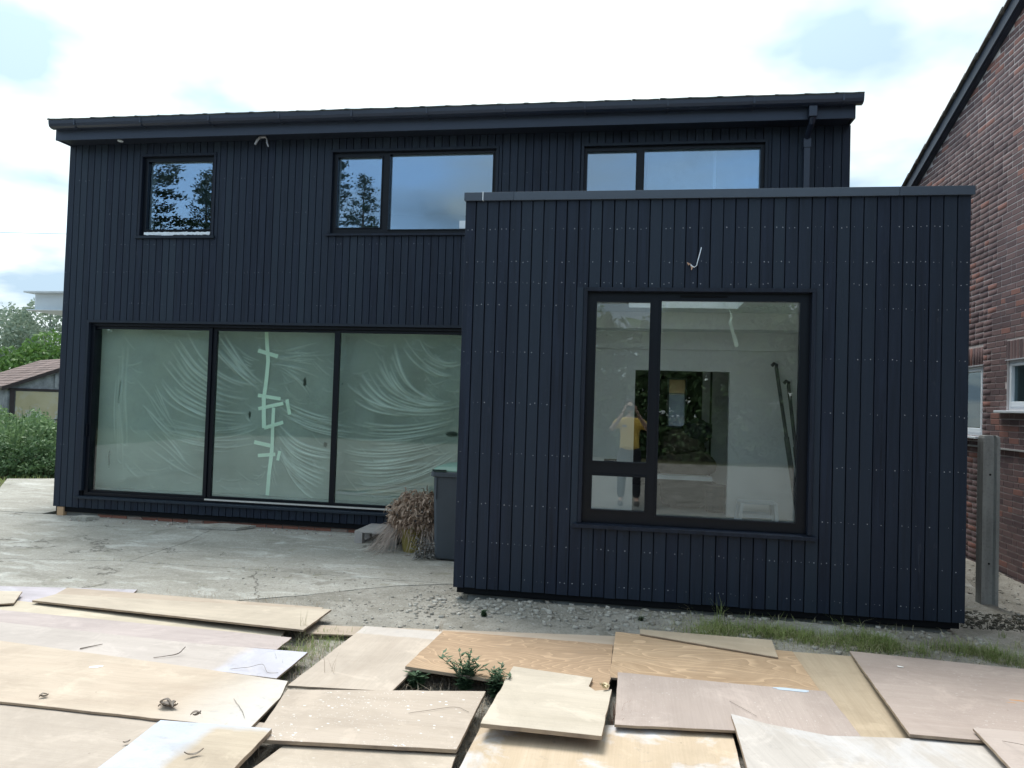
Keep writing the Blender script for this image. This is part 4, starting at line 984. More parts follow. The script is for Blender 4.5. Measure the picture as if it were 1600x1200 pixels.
blades('yard_straw', scatter(240, (-3.7, -2.3), (-.62, -.35), lambda x, y: .4+fbm(x, y, 3, 2, 1), lambda x, y: .0, 29), (.02, .07), (.0015, .003), STRAW, 'thin dry straw along the back edge of the boards', 1.4, seed=10)
blades('joint_weeds', scatter(150, (-5.0, -3.2), (.48, .53), lambda x, y: 1, lambda x, y: -.01, 30), (.01, .05), (.002, .004), DRYG, 'tiny weeds along the joint of the concrete yard', .8, seed=11)
def tall_tuft(x, y, z, n, h, label, seed, mat=None):
    rg = random.Random(seed); blades('grass_tuft', [(x+rg.uniform(-.025, .025), y+rg.uniform(-.02, .02), z) for _ in range(n)], (h*.45, h), (.0025, .005), mat or GRASS, label, .55, kind=None, cat='grass tuft', seed=seed)
tall_tuft(.70, -.12, -.02, 16, .30, 'tallest grass tuft against the extension boards', 31)
tall_tuft(1.12, -.16, -.02, 8, .17, 'small seeding grass tuft left of the concrete footing edge', 32, DRYG)
tall_tuft(1.62, -.30, -.02, 6, .20, 'thin dry stem standing before the right part of the footing', 33, STRAW)
tall_tuft(-2.13, -1.19, -.02, 14, .24, 'wispy dry tuft at the raised board end, in the weedy gap', 34, DRYG)
tall_tuft(-1.25, -.93, -.02, 5, .24, 'single dry stem behind the pale whitish board', 35, STRAW)
tall_tuft(-1.62, -1.93, -.02, 4, .30, 'thin upright straw in front of the pale whitish board', 36, STRAW)
tall_tuft(2.0, -.42, -.02, 18, .14, 'low green tuft touching the back edge of the big pinkish board', 37)
tall_tuft(2.75, .12, -.02, 14, .12, 'small tuft by the right-hand corner of the extension', 38)

def spiky_weed(x, y, z, h, label, seed, scale=1.0):
    rg = random.Random(seed); r = empty('weed', (x, y, z), label, 'weed'); W = m_leaf('thistle_leaf', (.05, .095, .05), (.10, .17, .09), 9, .25)
    st = MB(); V = []; F = []
    for s_ in range(16):
        a = rg.uniform(0, 6.28); L = h*rg.uniform(.5, 1); lean = rg.uniform(.1, .9)
        pts = [Vector((x+math.cos(a)*lean*L*t*t*.8, y+math.sin(a)*lean*L*t*t*.6, z+L*t)) for t in (0, .25, .5, .75, 1)]
        st.tube(pts, [.004, .0035, .003, .0025, .0015], 5)
        for k in range(26):
            t = .15+.85*k/25; i = min(3, int(t*4)); p = pts[i].lerp(pts[i+1], t*4-i); b = rg.uniform(0, 6.28); l = rg.uniform(.03, .062)*scale*(1.1-.3*t); wd = l*.2; up = rg.uniform(-.1, .7)
            d = Vector((math.cos(b), math.sin(b), up)).normalized(); sd_ = d.cross(Vector((0, 0, 1))).normalized()*wd
            q = len(V); V += [p, p+d*l*.45+sd_, p+d*l, p+d*l*.45-sd_]; F.append((q, q+1, q+2, q+3))
    st.build('stem', W, r); np_mesh('leaves', np.array([tuple(v) for v in V])-np.array((x, y, z)), F, W, r)
spiky_weed(-.86, -1.86, -.01, .25, 'spiky green weed growing through the gap under the propped brown board', 41)
spiky_weed(-.68, -1.88, -.01, .17, 'lower spread of the spiky weed against the cream square board', 42)
spiky_weed(-1.14, -1.84, -.01, .10, 'dark green weed at the left end of the gap under the brown board', 43)
spiky_weed(-1.05, -.36, -.01, .05, 'tiny green seedling in the dirt left of the extension', 44, .5)
spiky_weed(.12, -.18, -.01, .04, 'tiny low weed in the rubble below the big window', 45, .5)

# ================================================================ BIN, PALLET, DEAD FOLIAGE, POT, POST
bx, by = -1.68, 1.70
bn = empty('wheelie_bin', (bx, by, 0), 'dark grey wheelie bin with a pale green lid beside the extension', 'wheelie bin')
BING = m_plain('bin_plastic', (.055, .068, .085), .5, .4, .15, 6, .05); BINL = m_plain('bin_lid_green', (.20, .34, .28), .5, .4, .1, 6, .05)
b = MB()
def ring(hw, hd, z, c=.03): return [(-hw+c, -hd, z), (hw-c, -hd, z), (hw, -hd+c, z), (hw, hd-c, z), (hw-c, hd, z), (-hw+c, hd, z), (-hw, hd-c, z), (-hw, -hd+c, z)]
def loft(mb, rings, m=0):
    q = len(mb.v); n = len(rings[0])
    for r_ in rings: mb.v += [(bx+x, by+y, z) for x, y, z in r_]
    for i in range(len(rings)-1):
        for k in range(n): mb.f.append((q+i*n+k, q+i*n+(k+1) % n, q+(i+1)*n+(k+1) % n, q+(i+1)*n+k)); mb.m.append(m)
    mb.f.append(tuple(q+k for k in reversed(range(n)))); mb.m.append(m); mb.f.append(tuple(q+(len(rings)-1)*n+k for k in range(n))); mb.m.append(m)
loft(b, [ring(.235, .27, .012), ring(.245, .28, .03), ring(.262, .31, .60), ring(.268, .315, .85)]); b.build('body', BING, bn, bevel=.006)
b = MB(); loft(b, [ring(.275, .322, .842), ring(.292, .340, .850), ring(.292, .340, .892), ring(.285, .332, .898)]); b.build('rim', BING, bn, bevel=.003)
b = MB(); loft(b, [ring(.285, .33, .899, .05), ring(.283, .33, .915, .05), ring(.25, .29, .945, .06), ring(.18, .22, .958, .06)]); b.build('lid', BINL, bn, bevel=.004)
MB().box(bx-.27, bx-.13, by-.345, by-.325, .905, .920).build('lid_lip', m_plain('dark_slot', (.02, .03, .03), .8, .2), bn)
MB().box(bx-.232, bx-.226, by-.325, by-.306, .62, .84).build('body_rib', BING, bn)
MB().tube([(bx-.2, by+.37, .90), (bx+.2, by+.37, .90)], .016, 10).build('handle', BING, bn)
for s_ in (-1, 1): MB().tube([(bx+s_*.20, by+.26, .10), (bx+s_*.25, by+.26, .10)], .10, 18).build('wheel', m_plain('tyre', (.02, .02, .02), .8, .2), bn)

pt = empty('wooden_pallet', (-2.62, 2.30, 0), 'grey weathered wooden pallet corner beside the dead foliage', 'pallet')
PW = m_plain('weathered_wood', (.40, .37, .35), .9, .1, .25, 12, .4)
for i in range(7): MB().box(-3.0+.0, -2.1, 2.03+i*.085, 2.03+i*.085+.07, .118, .135).build('top_board', PW, pt)
for x in (-3.0, -2.6, -2.2):
    MB().box(x, x+.09, 2.03, 2.61, .0, .018).build('bottom_board', PW, pt)
    for y in (2.03, 2.28, 2.53): MB().box(x, x+.09, y, y+.08, .019, .117).build('block', PW, pt)

pot = empty('plant_pot', (-2.25, 1.80, 0), 'ochre yellow pot half hidden under the dead foliage', 'plant pot')
p_ = MB(); n_ = 18; rs = [(.0, .105), (.03, .115), (.22, .145), (.25, .15)]
for z, r in rs: p_.v += [(-2.25+r*math.cos(2*math.pi*k/n_), 1.80+r*math.sin(2*math.pi*k/n_), z) for k in range(n_)]
for i in range(3):
    for k in range(n_): p_.f.append((i*n_+k, i*n_+(k+1) % n_, (i+1)*n_+(k+1) % n_, (i+1)*n_+k)); p_.m.append(0)
p_.f.append(tuple(3*n_+k for k in range(n_))); p_.m.append(0)
p_.build('body', m_plain('ochre_glaze', (.27, .22, .06), .55, .4, .3, 9, .2), pot, smooth=False)
# the heap of dead foliage drooping from the pot
dh = empty('dead_foliage', (-2.27, 1.85, .2), 'heap of dry brown curled leaves drooping over the yellow pot', 'dead plant')
DL = m_leaf('dead_foliage', (.20, .13, .09), (.58, .44, .34), 10, .15); DS = m_leaf('dead_stems', (.34, .26, .22), (.62, .52, .45), 10, .15)
rg = np.random.default_rng(50); V = []; F = []
def leafstrip(p, d, L, W, droop, curlk):
    q = len(V); d = d/np.linalg.norm(d); sd_ = np.cross(d, [0, 0, 1.]); sd_ /= (np.linalg.norm(sd_)+1e-6); a = rg.uniform(-1, 1); nrm = np.cross(sd_, d); sd2 = sd_*math.cos(a)+nrm*math.sin(a)
    for i in range(5):
        t = i/4; c = p+d*L*t+np.array([0, 0, -droop*L*t*t])+nrm*curlk*L*math.sin(t*3.1); wv = W*(.25+1.2*t*(1-t)*2.2)*.5
        V.append(c-sd2*wv); V.append(c+sd2*wv)
    for i in range(4): F.append((q+2*i, q+2*i+1, q+2*i+3, q+2*i+2))
cen = np.array([-2.215, 1.87, .365])
for i in range(2600):      # rounded crown of curled leaves
    u = rg.normal(size=3); u /= np.linalg.norm(u)
    if u[2] < -.35 and u[1] < 0 and rg.random() < .75: continue
    rr = rg.uniform(.72, 1.03)+.08*math.sin(u[0]*7+u[2]*5); ax = .33 if u[0] < 0 else .27; p = cen+u*np.array([ax, .30, .27])*rr
    d = np.array([u[0]*.4+rg.normal()*.8, u[1]*.4+rg.normal()*.8, rg.normal()*.6-.1])
    leafstrip(p, d, rg.uniform(.035, .085), rg.uniform(.012, .028), rg.uniform(-.2, 1.0), rg.uniform(-.6, .6))
np_mesh('curled_leaves', np.array(V)-np.array((-2.27, 1.85, .2)), F, DL, dh, smooth=True)
V = []; F = []
for i in range(620):
    a = rg.uniform(math.pi*.8, math.pi*1.75); r0 = rg.uniform(.45, 1)
    p = cen+np.array([math.cos(a)*.36*r0, math.sin(a)*.30*r0, .10-.26*r0+rg.uniform(-.10, .05)])
    if abs(p[0]+2.24) < .13 and p[1] < 1.87 and rg.random() < .85: continue
    leafstrip(p, np.array([math.cos(a)*.6+rg.normal()*.25, math.sin(a)*.5+rg.normal()*.25, rg.uniform(-.3, .15)]), rg.uniform(.10, .30), rg.uniform(.002, .006), rg.uniform(.5, 1.4), rg.uniform(-.15, .15))
V = [np.array([v[0], v[1], max(v[2], .004+.01*rg.random())]) for v in V]
np_mesh('hanging_stems', np.array(V)-np.array((-2.27, 1.85, .2)), F, DS, dh)
V = []; F = []
for i in range(260):
    p = np.array([-2.02+rg.uniform(-.12, .12), 1.50+rg.uniform(-.12, .2), .01+.20*rg.random()**2]); leafstrip(p, rg.normal(size=3)*np.array([1, 1, .3]), rg.uniform(.03, .07), rg.uniform(.01, .02), .2, .3)
V = [np.array([v[0], v[1], max(v[2], .004)]) for v in V]
np_mesh('fallen_leaves', np.array(V)-np.array((-2.27, 1.85, .2)), F, m_leaf('grey_dead_leaf', (.06, .06, .06), (.28, .27, .25), 10, .1), dh)

# concrete fence post: H section with rounded top
po = empty('fence_post', (3.10, 1.17, -.05), 'upright grey concrete slotted fence post in the gap by the brick wall', 'fence post')
s_ = MB(); prof = [(-.068, -.055), (-.040, -.055), (-.028, -.028), (.030, -.028), (.042, -.055), (.068, -.055), (.068, .055), (-.068, .055)]
lv = [(-.05, 1), (1.40, 1), (1.435, .96), (1.455, .86), (1.462, .72)]
for z, k_ in lv: s_.v += [(3.10+x*(k_ if z > 1.41 else 1), 1.17+y*k_, z) for x, y in prof]
for i in range(len(lv)-1):
    for k_ in range(8): s_.f.append((i*8+k_, i*8+(k_+1) % 8, (i+1)*8+(k_+1) % 8, (i+1)*8+k_)); s_.m.append(0)
s_.f.append(tuple(32+k_ for k_ in range(8))); s_.m.append(0)
g = G('post_concrete', .9, .15); v = g.mix(g.rng(g.noise(1, 5, .6, g.map((14, 14, 2))), .3, .7), (.25, .255, .25), (.42, .43, .42)); v = g.mix(g.math('MULTIPLY', g.rng(g.noise(50, 4), .5, .75), .4), v, (.16, .16, .15))
POSTM = g.out(v, normal=g.bump(g.noise(40, 5), .4, .006)); s_.build('shaft', POSTM, po)
for z in (1.12, .35): MB().tube([(3.10, 1.137, z), (3.10, 1.1415, z)], .009, 10).build('bolt_hole', MEMB, po)
# ================================================================ PLASTIC SHEET BEHIND THE SLIDING DOORS
def film_mat(name, lo=.34, hi=.85, c=(.62, .72, .68)):
    m, nt, p = new_mat(name); N = nt.nodes.new; L = nt.links.new
    at = N('ShaderNodeAttribute'); at.attribute_name = 'crease'
    p.inputs['Base Color'].default_value = (*c, 1); p.inputs['Roughness'].default_value = .25; p.inputs['Specular IOR Level'].default_value = .7
    tl = N('ShaderNodeBsdfTranslucent'); tl.inputs['Color'].default_value = (*c, 1); m1 = N('ShaderNodeMixShader'); m1.inputs[0].default_value = .35
    L(p.outputs[0], m1.inputs[1]); L(tl.outputs[0], m1.inputs[2])
    tc = N('ShaderNodeTexCoord'); nz = N('ShaderNodeTexNoise'); nz.inputs['Scale'].default_value = 1.6; nz.inputs['Detail'].default_value = 6; nz.inputs['Roughness'].default_value = .6; L(tc.outputs['Object'], nz.inputs[0])
    mr = N('ShaderNodeMapRange'); L(nz.outputs['Fac'], mr.inputs['Value']); mr.inputs['From Min'].default_value = .3; mr.inputs['From Max'].default_value = .7; mr.inputs['To Min'].default_value = -.07; mr.inputs['To Max'].default_value = .07
    a = N('ShaderNodeMath'); a.operation = 'MULTIPLY_ADD'; L(at.outputs['Fac'], a.inputs[0]); a.inputs[1].default_value = hi-lo; a.inputs[2].default_value = lo
    a2 = N('ShaderNodeMath'); a2.operation = 'ADD'; a2.use_clamp = True; L(a.outputs[0], a2.inputs[0]); L(mr.outputs[0], a2.inputs[1])
    cm = N('ShaderNodeMix'); cm.data_type = 'RGBA'; L(at.outputs['Fac'], cm.inputs['Factor']); cm.inputs['A'].default_value = (*c, 1); cm.inputs['B'].default_value = (.95, .97, .96, 1); L(cm.outputs['Result'], p.inputs['Base Color']); L(cm.outputs['Result'], tl.inputs['Color'])
    tr = N('ShaderNodeBsdfTransparent'); m2 = N('ShaderNodeMixShader'); L(a2.outputs[0], m2.inputs[0]); L(tr.outputs[0], m2.inputs[1]); L(m1.outputs[0], m2.inputs[2])
    L(m2.outputs[0], nt.nodes['Material Output'].inputs[0]); return m
FILM = film_mat('polythene', .52, .98, (.78, .83, .80))
SX0, SX1, SZ0, SZ1, SY = -7.0, -1.66, .352, 2.49, 2.86
def bez(p0, p1, p2, n=26):
    t = np.linspace(0, 1, n)[:, None]; return (1-t)**2*np.array(p0)+2*t*(1-t)*np.array(p1)+t**2*np.array(p2)
rg = np.random.default_rng(11); curves = []     # (pts, width, amp)
def fam(n, A0, A1, M0, M1, B0, B1, w=(.010, .022), amp=(.3, 1.0), j=.03):
    """n folds interpolated between two guide curves"""
    n = int(n*1.45)
    for i in range(n):
        t = (i+rg.uniform(-.3, .3))/max(1, n-1); f = lambda a, b: np.array(a)+(np.array(b)-np.array(a))*t+rg.normal(size=2)*j
        p0, p1, p2 = f(A0, A1), f(M0, M1), f(B0, B1); c = bez(p0, p1, p2)
        s, e = rg.uniform(0, .35), rg.uniform(.6, 1.0); k = len(c); c = c[int(s*k):max(int(s*k)+6, int(e*k))]
        curves.append((c, rg.uniform(*w)*.72, min(1, rg.uniform(*amp)*1.15)))
# long swags falling from the upper left to the taped seam
fam(16, (-5.75, 2.40), (-6.2, 1.85), (-5.35, 1.75), (-5.7, 1.05), (-4.58, 1.70), (-4.58, 1.28), (.010, .020), (.45, 1.0))
fam(9, (-5.5, 2.42), (-5.15, 2.40), (-5.1, 1.9), (-4.95, 2.0), (-4.60, 1.62), (-4.58, 1.75), (.010, .022), (.6, 1.0))
fam(9, (-6.1, 1.35), (-5.9, 1.0), (-5.3, 1.0), (-5.3, .80), (-4.60, 1.30), (-4.60, .95), (.008, .016), (.25, .6))
fam(8, (-6.35, 2.1), (-6.2, 1.0), (-6.0, 1.5), (-5.8, .7), (-5.6, .9), (-5.3, .40), (.007, .015), (.25, .7))
fam(6, (-5.05, 2.3), (-4.95, 1.9), (-4.85, 2.1), (-4.8, 1.8), (-4.65, 2.1), (-4.62, 1.8), (.007, .012), (.3, .6))
# fans leaving the seam to the right
fam(14, (-4.50, 2.15), (-4.45, 1.95), (-4.1, 2.2), (-4.15, 1.85), (-3.6, 2.40), (-3.9, 1.5), (.006, .012), (.2, .55))
fam(12, (-4.42, 1.60), (-4.35, 1.35), (-4.0, 1.35), (-4.0, 1.12), (-3.25, 1.35), (-3.1, 1.10), (.008, .014), (.35, .85))
fam(18, (-4.38, 1.25), (-4.35, .90), (-4.1, .95), (-4.1, .45), (-3.40, 1.00), (-3.75, .36), (.008, .016), (.35, .95))
fam(6, (-4.45, .9), (-4.5, .7), (-4.4, .6), (-4.6, .5), (-4.2, .36), (-4.8, .6), (.006, .010), (.15, .35))
# third pane
fam(15, (-2.95, 2.40), (-3.5, 1.75), (-2.75, 1.45), (-3.1, 1.25), (-2.05, 1.70), (-2.0, 1.50), (.010, .024), (.45, 1.0))
fam(7, (-2.45, 2.40), (-2.85, 2.35), (-2.30, 1.9), (-2.4, 1.75), (-1.9, 2.25), (-1.9, 1.95), (.010, .022), (.3, .8))
fam(24, (-3.50, 1.35), (-3.50, .60), (-2.85, 1.15), (-2.8, .42), (-1.95, 1.45), (-2.0, .95), (.008, .015), (.3, .85))
fam(10, (-3.2, .60), (-3.4, .40), (-2.7, .55), (-2.8, .36), (-2.1, 1.1), (-2.3, .55), (.006, .012), (.2, .6))
fam(5, (-6.62, 2.3), (-6.52, 2.3), (-6.62, 1.4), (-6.48, 1.3), (-6.60, .5), (-6.4, .5), (.012, .03), (.15, .4))
for i in range(170):     # stray small wrinkles
    p = np.array([rg.uniform(-6.7, -1.9), rg.uniform(.4, 2.4)]); a = rg.uniform(-.9, .3); l = rg.uniform(.05, .35); q = p+np.array([math.cos(a), math.sin(a)])*l
    curves.append((bez(p, (p+q)/2+np.array([0, -.05]), q, 8), rg.uniform(.005, .010), rg.uniform(.12, .35)))
st = .0095
gx = np.arange(SX0, SX1+1e-6, st); gz = np.arange(SZ0, SZ1+1e-6, st); GX, GZ = np.meshgrid(gx, gz, indexing='ij')
H = np.zeros_like(GX); CR = np.zeros_like(GX)
for c, w_, am in curves:
    x0, x1, z0, z1 = c[:, 0].min()-4*w_, c[:, 0].max()+4*w_, c[:, 1].min()-4*w_, c[:, 1].max()+4*w_
    i0, i1 = np.searchsorted(gx, x0), np.searchsorted(gx, x1); j0, j1 = np.searchsorted(gz, z0), np.searchsorted(gz, z1)
    if i1 <= i0 or j1 <= j0: continue
    X = GX[i0:i1, j0:j1]; Z_ = GZ[i0:i1, j0:j1]; best = np.full(X.shape, 9.); tt = np.zeros(X.shape)
    for k in range(len(c)-1):
        a, b = c[k], c[k+1]; ab = b-a; L2 = (ab**2).sum()+1e-12; t = np.clip(((X-a[0])*ab[0]+(Z_-a[1])*ab[1])/L2, 0, 1)
        dd = np.hypot(X-a[0]-t*ab[0], Z_-a[1]-t*ab[1]); mk = dd < best; best[mk] = dd[mk]; tt[mk] = (k+t[mk])/(len(c)-1)
    env = np.clip(np.sin(np.pi*tt), 0, 1)**.6; e = np.exp(-(best/w_)**2)*env*am
    H[i0:i1, j0:j1] += e*.018; CR[i0:i1, j0:j1] = np.maximum(CR[i0:i1, j0:j1], e)
bil = .03*np.sin(GX*1.7+.6)+.02*np.sin(GX*4.1+GZ*2.3)+.012*np.sin(GX*9-GZ*6)
Y_ = SY-bil-H
YF_ = np.minimum(Y_, 2.95)
V = np.stack([GX, YF_, GZ], -1).reshape(-1, 3)
nx_, nz_ = GX.shape; idx = np.arange(nx_*nz_).reshape(nx_, nz_); F = np.stack([idx[:-1, :-1], idx[1:, :-1], idx[1:, 1:], idx[:-1, 1:]], -1).reshape(-1, 4)
cx_, cz_ = V[F, 0].mean(1), V[F, 2].mean(1); keep = np.ones(len(F), bool)
for x, z, a, b in ((-4.775, 1.361, .016, .045), (-4.037, 1.794, .020, .055), (-3.735, 1.022, .024, .032), (-3.523, 1.784, .014, .014), (-2.126, 1.215, .075, .035), (-6.554, 1.60, .010, .17), (-6.70, .72, .012, .12)):
    keep &= ((cx_-x)/a)**2+((cz_-z)/b)**2 > 1+.4*np.sin(cx_*190)*np.cos(cz_*170)
film = np_mesh('plastic_sheet', V, F[keep], FILM, attr={'crease': ('POINT', np.clip(CR, 0, 1).reshape(-1))}, smooth=True)
tag(film, 'creased translucent plastic sheet hung behind the three-pane sliding doors', 'plastic sheet')
TAPE = m_plain('pale_green_tape', (.70, .82, .72), .55, .3, .06, 10, .05)
def tape(x0, z0, x1, z1, w_=.05):
    a, b = Vector((x0, 0, z0)), Vector((x1, 0, z1)); d = (b-a).normalized(); s_ = Vector((-d.z, 0, d.x))*w_/2; n_ = max(2, int((b-a).length/.05)); mb = MB(); prev = None
    for i in range(n_):
        q = []
        for t in (i/n_, (i+1)/n_):
            p = a.lerp(b, t); ii = min(max(int((p.x-SX0)/st), 0), nx_-1); jj = min(max(int((p.z-SZ0)/st), 0), nz_-1)
            y = float(YF_[max(ii-3, 0):ii+4, max(jj-2, 0):jj+3].min())-.004-.0007*(R.random() if 0 else .5); q.append((p+s_+Vector((0, y, 0)), p-s_+Vector((0, y, 0))))
        mb.face([q[0][0], q[0][1], q[1][1], q[1][0]])
    mb.build('tape', TAPE, film)
for k, q in enumerate([(-4.59, 2.42, -4.56, 2.05, .05), (-4.56, 2.07, -4.60, 1.55, .05), (-4.60, 1.62, -4.56, 1.20, .055), (-4.45, 1.46, -4.45, .95, .045), (-4.45, .98, -4.47, .36, .05), (-4.70, 2.18, -4.43, 2.11, .05), (-4.68, 1.61, -4.36, 1.575, .045), (-4.66, 1.44, -4.32, 1.52, .045), (-4.56, 1.20, -4.32, 1.28, .045), (-4.68, 1.02, -4.47, .98, .05), (-4.63, .85, -4.40, .875, .045), (-4.275, 1.57, -4.235, 1.38, .045), (-4.34, .92, -4.36, .80, .04)]):
    tape(*q)

# ================================================================ THINGS INSIDE THE EXTENSION
STEEL = m_plain('dull_steel', (.10, .10, .11), .6, .4, .3, 20, .1, .2)
def prop(x0, y0, z0, x1, y1, z1, label):
    a, b = Vector((x0, y0, z0)), Vector((x1, y1, z1)); r_ = empty('metal_prop', tuple(a), label, 'prop'); d = (b-a)
    MB().tube([a, a+d*.55], .028, 12).build('outer_tube', STEEL, r_); MB().tube([a+d*.55, b], .020, 12).build('inner_tube', STEEL, r_)
    MB().tube([b, b+Vector((0, -.01, .035)), b+Vector((-.03, -.02, .05)), b+Vector((-.055, -.02, .02))], .020, 8).build('head', STEEL, r_)
prop(1.84, 2.55, .36, 1.66, 3.10, 2.12, 'taller grey steel prop leaning in the corner behind the big window')
prop(1.90, 2.60, .36, 1.80, 3.10, 1.92, 'shorter grey steel prop leaning beside the taller one')
TIMB = m_plain('yellow_timber', (.50, .38, .20), .7, .2, .2, 10, .2); TIMB2 = m_plain('brown_timber', (.26, .19, .12), .8, .2, .2, 10, .2)
def plank(x0, y0, x1, y1, z1, w_, mat, label):
    a, b = Vector((x0, y0, .352)), Vector((x1, y1, z1)); mb = MB(); mb.prism([a, a+Vector((w_, 0, 0)), a+Vector((w_, .022, 0)), a+Vector((0, .022, 0))], b-a); tag(mb.build('plank', mat), label, 'plank', 'planks leaning inside the extension')
plank(1.58, 1.6, 1.80, 1.95, 1.40, .07, TIMB, 'yellow plank leaning behind the right edge of the big window')
plank(1.64, 1.5, 1.82, 1.92, 1.62, .05, TIMB2, 'brown plank leaning behind the right edge of the big window')
plank(1.72, 1.7, 1.84, 2.1, 1.15, .09, TIMB, 'shortest yellow plank in the stack by the big window')
so = empty('step_stool', (1.42, 2.75, .352), 'low white slatted step stool inside by the back wall', 'stool')
for i in range(4): MB().box(1.22, 1.61, 2.60+i*.075, 2.66+i*.075, .585, .603).build('slat', CREAMW, so)
for x, s_ in ((1.24, -1), (1.59, 1)):
    for y in (2.61, 2.87): MB().prism([(x-.018+s_*.03, y-.018, .352), (x+.018+s_*.03, y-.018, .352), (x+.018+s_*.03, y+.018, .352), (x-.018+s_*.03, y+.018, .352)], (-s_*.03, 0, .232)).build('leg', CREAMW, so)
MB().box(1.25, 1.58, 2.60, 2.62, .44, .47).box(1.25, 1.58, 2.86, 2.88, .44, .47).build('rung', CREAMW, so)
# strip of masking film dangling from the skylight
c = bez((.80, 2.76), (.97, 2.62), (.93, 2.48), 10).tolist()+bez((.93, 2.48), (1.0, 2.36), (1.02, 2.24), 8).tolist()[1:]
V = []; F = []
for i, (x, z) in enumerate(c):
    w_ = .055*(1-i/len(c))**.7+.004; a = .5+i*.35; V += [(x-w_*math.cos(a)*.6-.01, 1.7-w_*math.sin(a), z), (x+w_*abs(math.cos(a))*.6+.012, 1.7+w_*math.sin(a), z)]
for i in range(len(c)-1): F.append((2*i, 2*i+1, 2*i+3, 2*i+2))
tag(np_mesh('masking_strip', V, F, m_plain('pale_film', (.72, .80, .72), .5, .3)), 'twisted pale strip of film dangling below the skylight', 'film strip')
# dim corridor: sacks, board, bucket, curtain of sheeting
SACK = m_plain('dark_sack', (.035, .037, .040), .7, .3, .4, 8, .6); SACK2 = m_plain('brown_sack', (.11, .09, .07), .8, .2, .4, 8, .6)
def sack(x, y, z, sx, sy, sz, mat, label, seed):
    import bmesh
    bm = bmesh.new(); bmesh.ops.create_icosphere(bm, subdivisions=4, radius=1)
    for v in bm.verts:
        c_ = v.co; k_ = 1+.22*mnoise.noise(c_*1.6+Vector((seed, 0, 0)))+.10*mnoise.noise(c_*5+Vector((0, seed, 0))); s3 = lambda q: math.copysign(abs(q)**.75, q)
        v.co = Vector((s3(c_.x)*sx*k_, s3(c_.y)*sy*k_, s3(c_.z)*sz*k_))
    me = bpy.data.meshes.new('rubble_sack'); bm.to_mesh(me); bm.free(); me.materials.append(mat)
    for p in me.polygons: p.use_smooth = True
    tag(link('rubble_sack', me, None, (x, y, z)), label, 'sack')
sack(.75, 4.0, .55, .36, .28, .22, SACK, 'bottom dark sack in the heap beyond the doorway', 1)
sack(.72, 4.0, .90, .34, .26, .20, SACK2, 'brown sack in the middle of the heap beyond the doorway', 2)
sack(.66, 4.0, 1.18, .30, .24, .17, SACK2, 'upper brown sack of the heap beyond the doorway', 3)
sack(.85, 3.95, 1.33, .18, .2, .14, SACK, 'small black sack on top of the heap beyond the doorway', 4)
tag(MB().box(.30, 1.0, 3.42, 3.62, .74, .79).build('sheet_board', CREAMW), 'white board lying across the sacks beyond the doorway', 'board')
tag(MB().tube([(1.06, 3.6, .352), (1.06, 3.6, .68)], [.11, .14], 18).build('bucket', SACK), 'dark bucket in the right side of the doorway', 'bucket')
tag(MB().box(1.08, 1.34, 4.4, 4.43, .352, 2.2).box(.96, 1.06, 4.5, 4.53, .352, 2.2).build('leaning_plasterboard', PLASTER), 'pale plasterboard offcut standing in the dim room beyond', 'plasterboard')
# film over the inside of the right upper window
V = []; F = []
for i in range(61):
    for j in range(31):
        x = .12+1.30*i/60; z = 3.62+.98*j/30; V.append((x, M+.22-.02*fbm(x, z, 4, 4, 3)-.01, z))
for i in range(60):
    for j in range(30): F.append((i*31+j, (i+1)*31+j, (i+1)*31+j+1, i*31+j+1))
f2 = np_mesh('window_film', V, F, film_mat('white_film', .62, .9, (.70, .78, .80)), attr={'crease': ('POINT', np.zeros(len(V)))}, smooth=True); tag(f2, 'white film covering the inside of the right upper window', 'plastic sheet')
MB().box(.86, .89, M+.20, M+.203, 3.62, 4.6).build('seam', WHITEP, f2)

# ================================================================ BACKGROUND LEFT
def leafcloud(name, n, sampler, s0, s1, mat, parent=None, loc=(0, 0, 0), seed=0, asp=.55):
    rg = np.random.default_rng(seed); P = sampler(rg, n); s = rg.uniform(s0, s1, n)[:, None]
    a = rg.normal(size=(n, 3)); a /= np.linalg.norm(a, axis=1)[:, None]; b = np.cross(a, rg.normal(size=(n, 3))); b /= np.linalg.norm(b, axis=1)[:, None]
    V = np.stack([P-a*s, P+b*s*asp, P+a*s, P-b*s*asp], 1).reshape(-1, 3); F = np.arange(4*n).reshape(-1, 4)
    return np_mesh(name, V, F, mat, parent, loc)
def dome(rx, ry, rz, lobes=9, fill=.3, seed=0, base=0):
    rl = np.random.default_rng(seed+99); LB = rl.normal(size=(lobes, 3)); LB[:, 2] = abs(LB[:, 2])*.8; LB /= np.linalg.norm(LB, axis=1)[:, None]; LR = rl.uniform(.28, .45, lobes)
    def f(rg, n):
        k = rg.integers(0, lobes, n); u = rg.normal(size=(n, 3)); u /= np.linalg.norm(u, axis=1)[:, None]; r = (1-fill*rg.random(n)**2)[:, None]
        p = LB[k]*.68+u*LR[k][:, None]*r; m_ = rg.random(n) < .35; q = rg.normal(size=(n, 3)); q[:, 2] = abs(q[:, 2]); q /= np.linalg.norm(q, axis=1)[:, None]; p[m_] = (q*(.8+.12*rg.random((n, 1))))[m_]
        p[:, 2] = np.maximum(p[:, 2], 0); return p*np.array([rx, ry, rz])+np.array([0, 0, base])
    return f
BARK = m_plain('bark', (.12, .10, .08), .9, .1, .3, 8, .6); BIRCHB = m_plain('birch_bark', (.42, .42, .40), .8, .1, .3, 5, .3)
LF1 = m_leaf('ivy_leaf', (.05, .12, .025), (.16, .28, .07), .9, .3); LF2 = m_leaf('nettle_leaf', (.09, .16, .065), (.24, .35, .16), 1.5, .35)
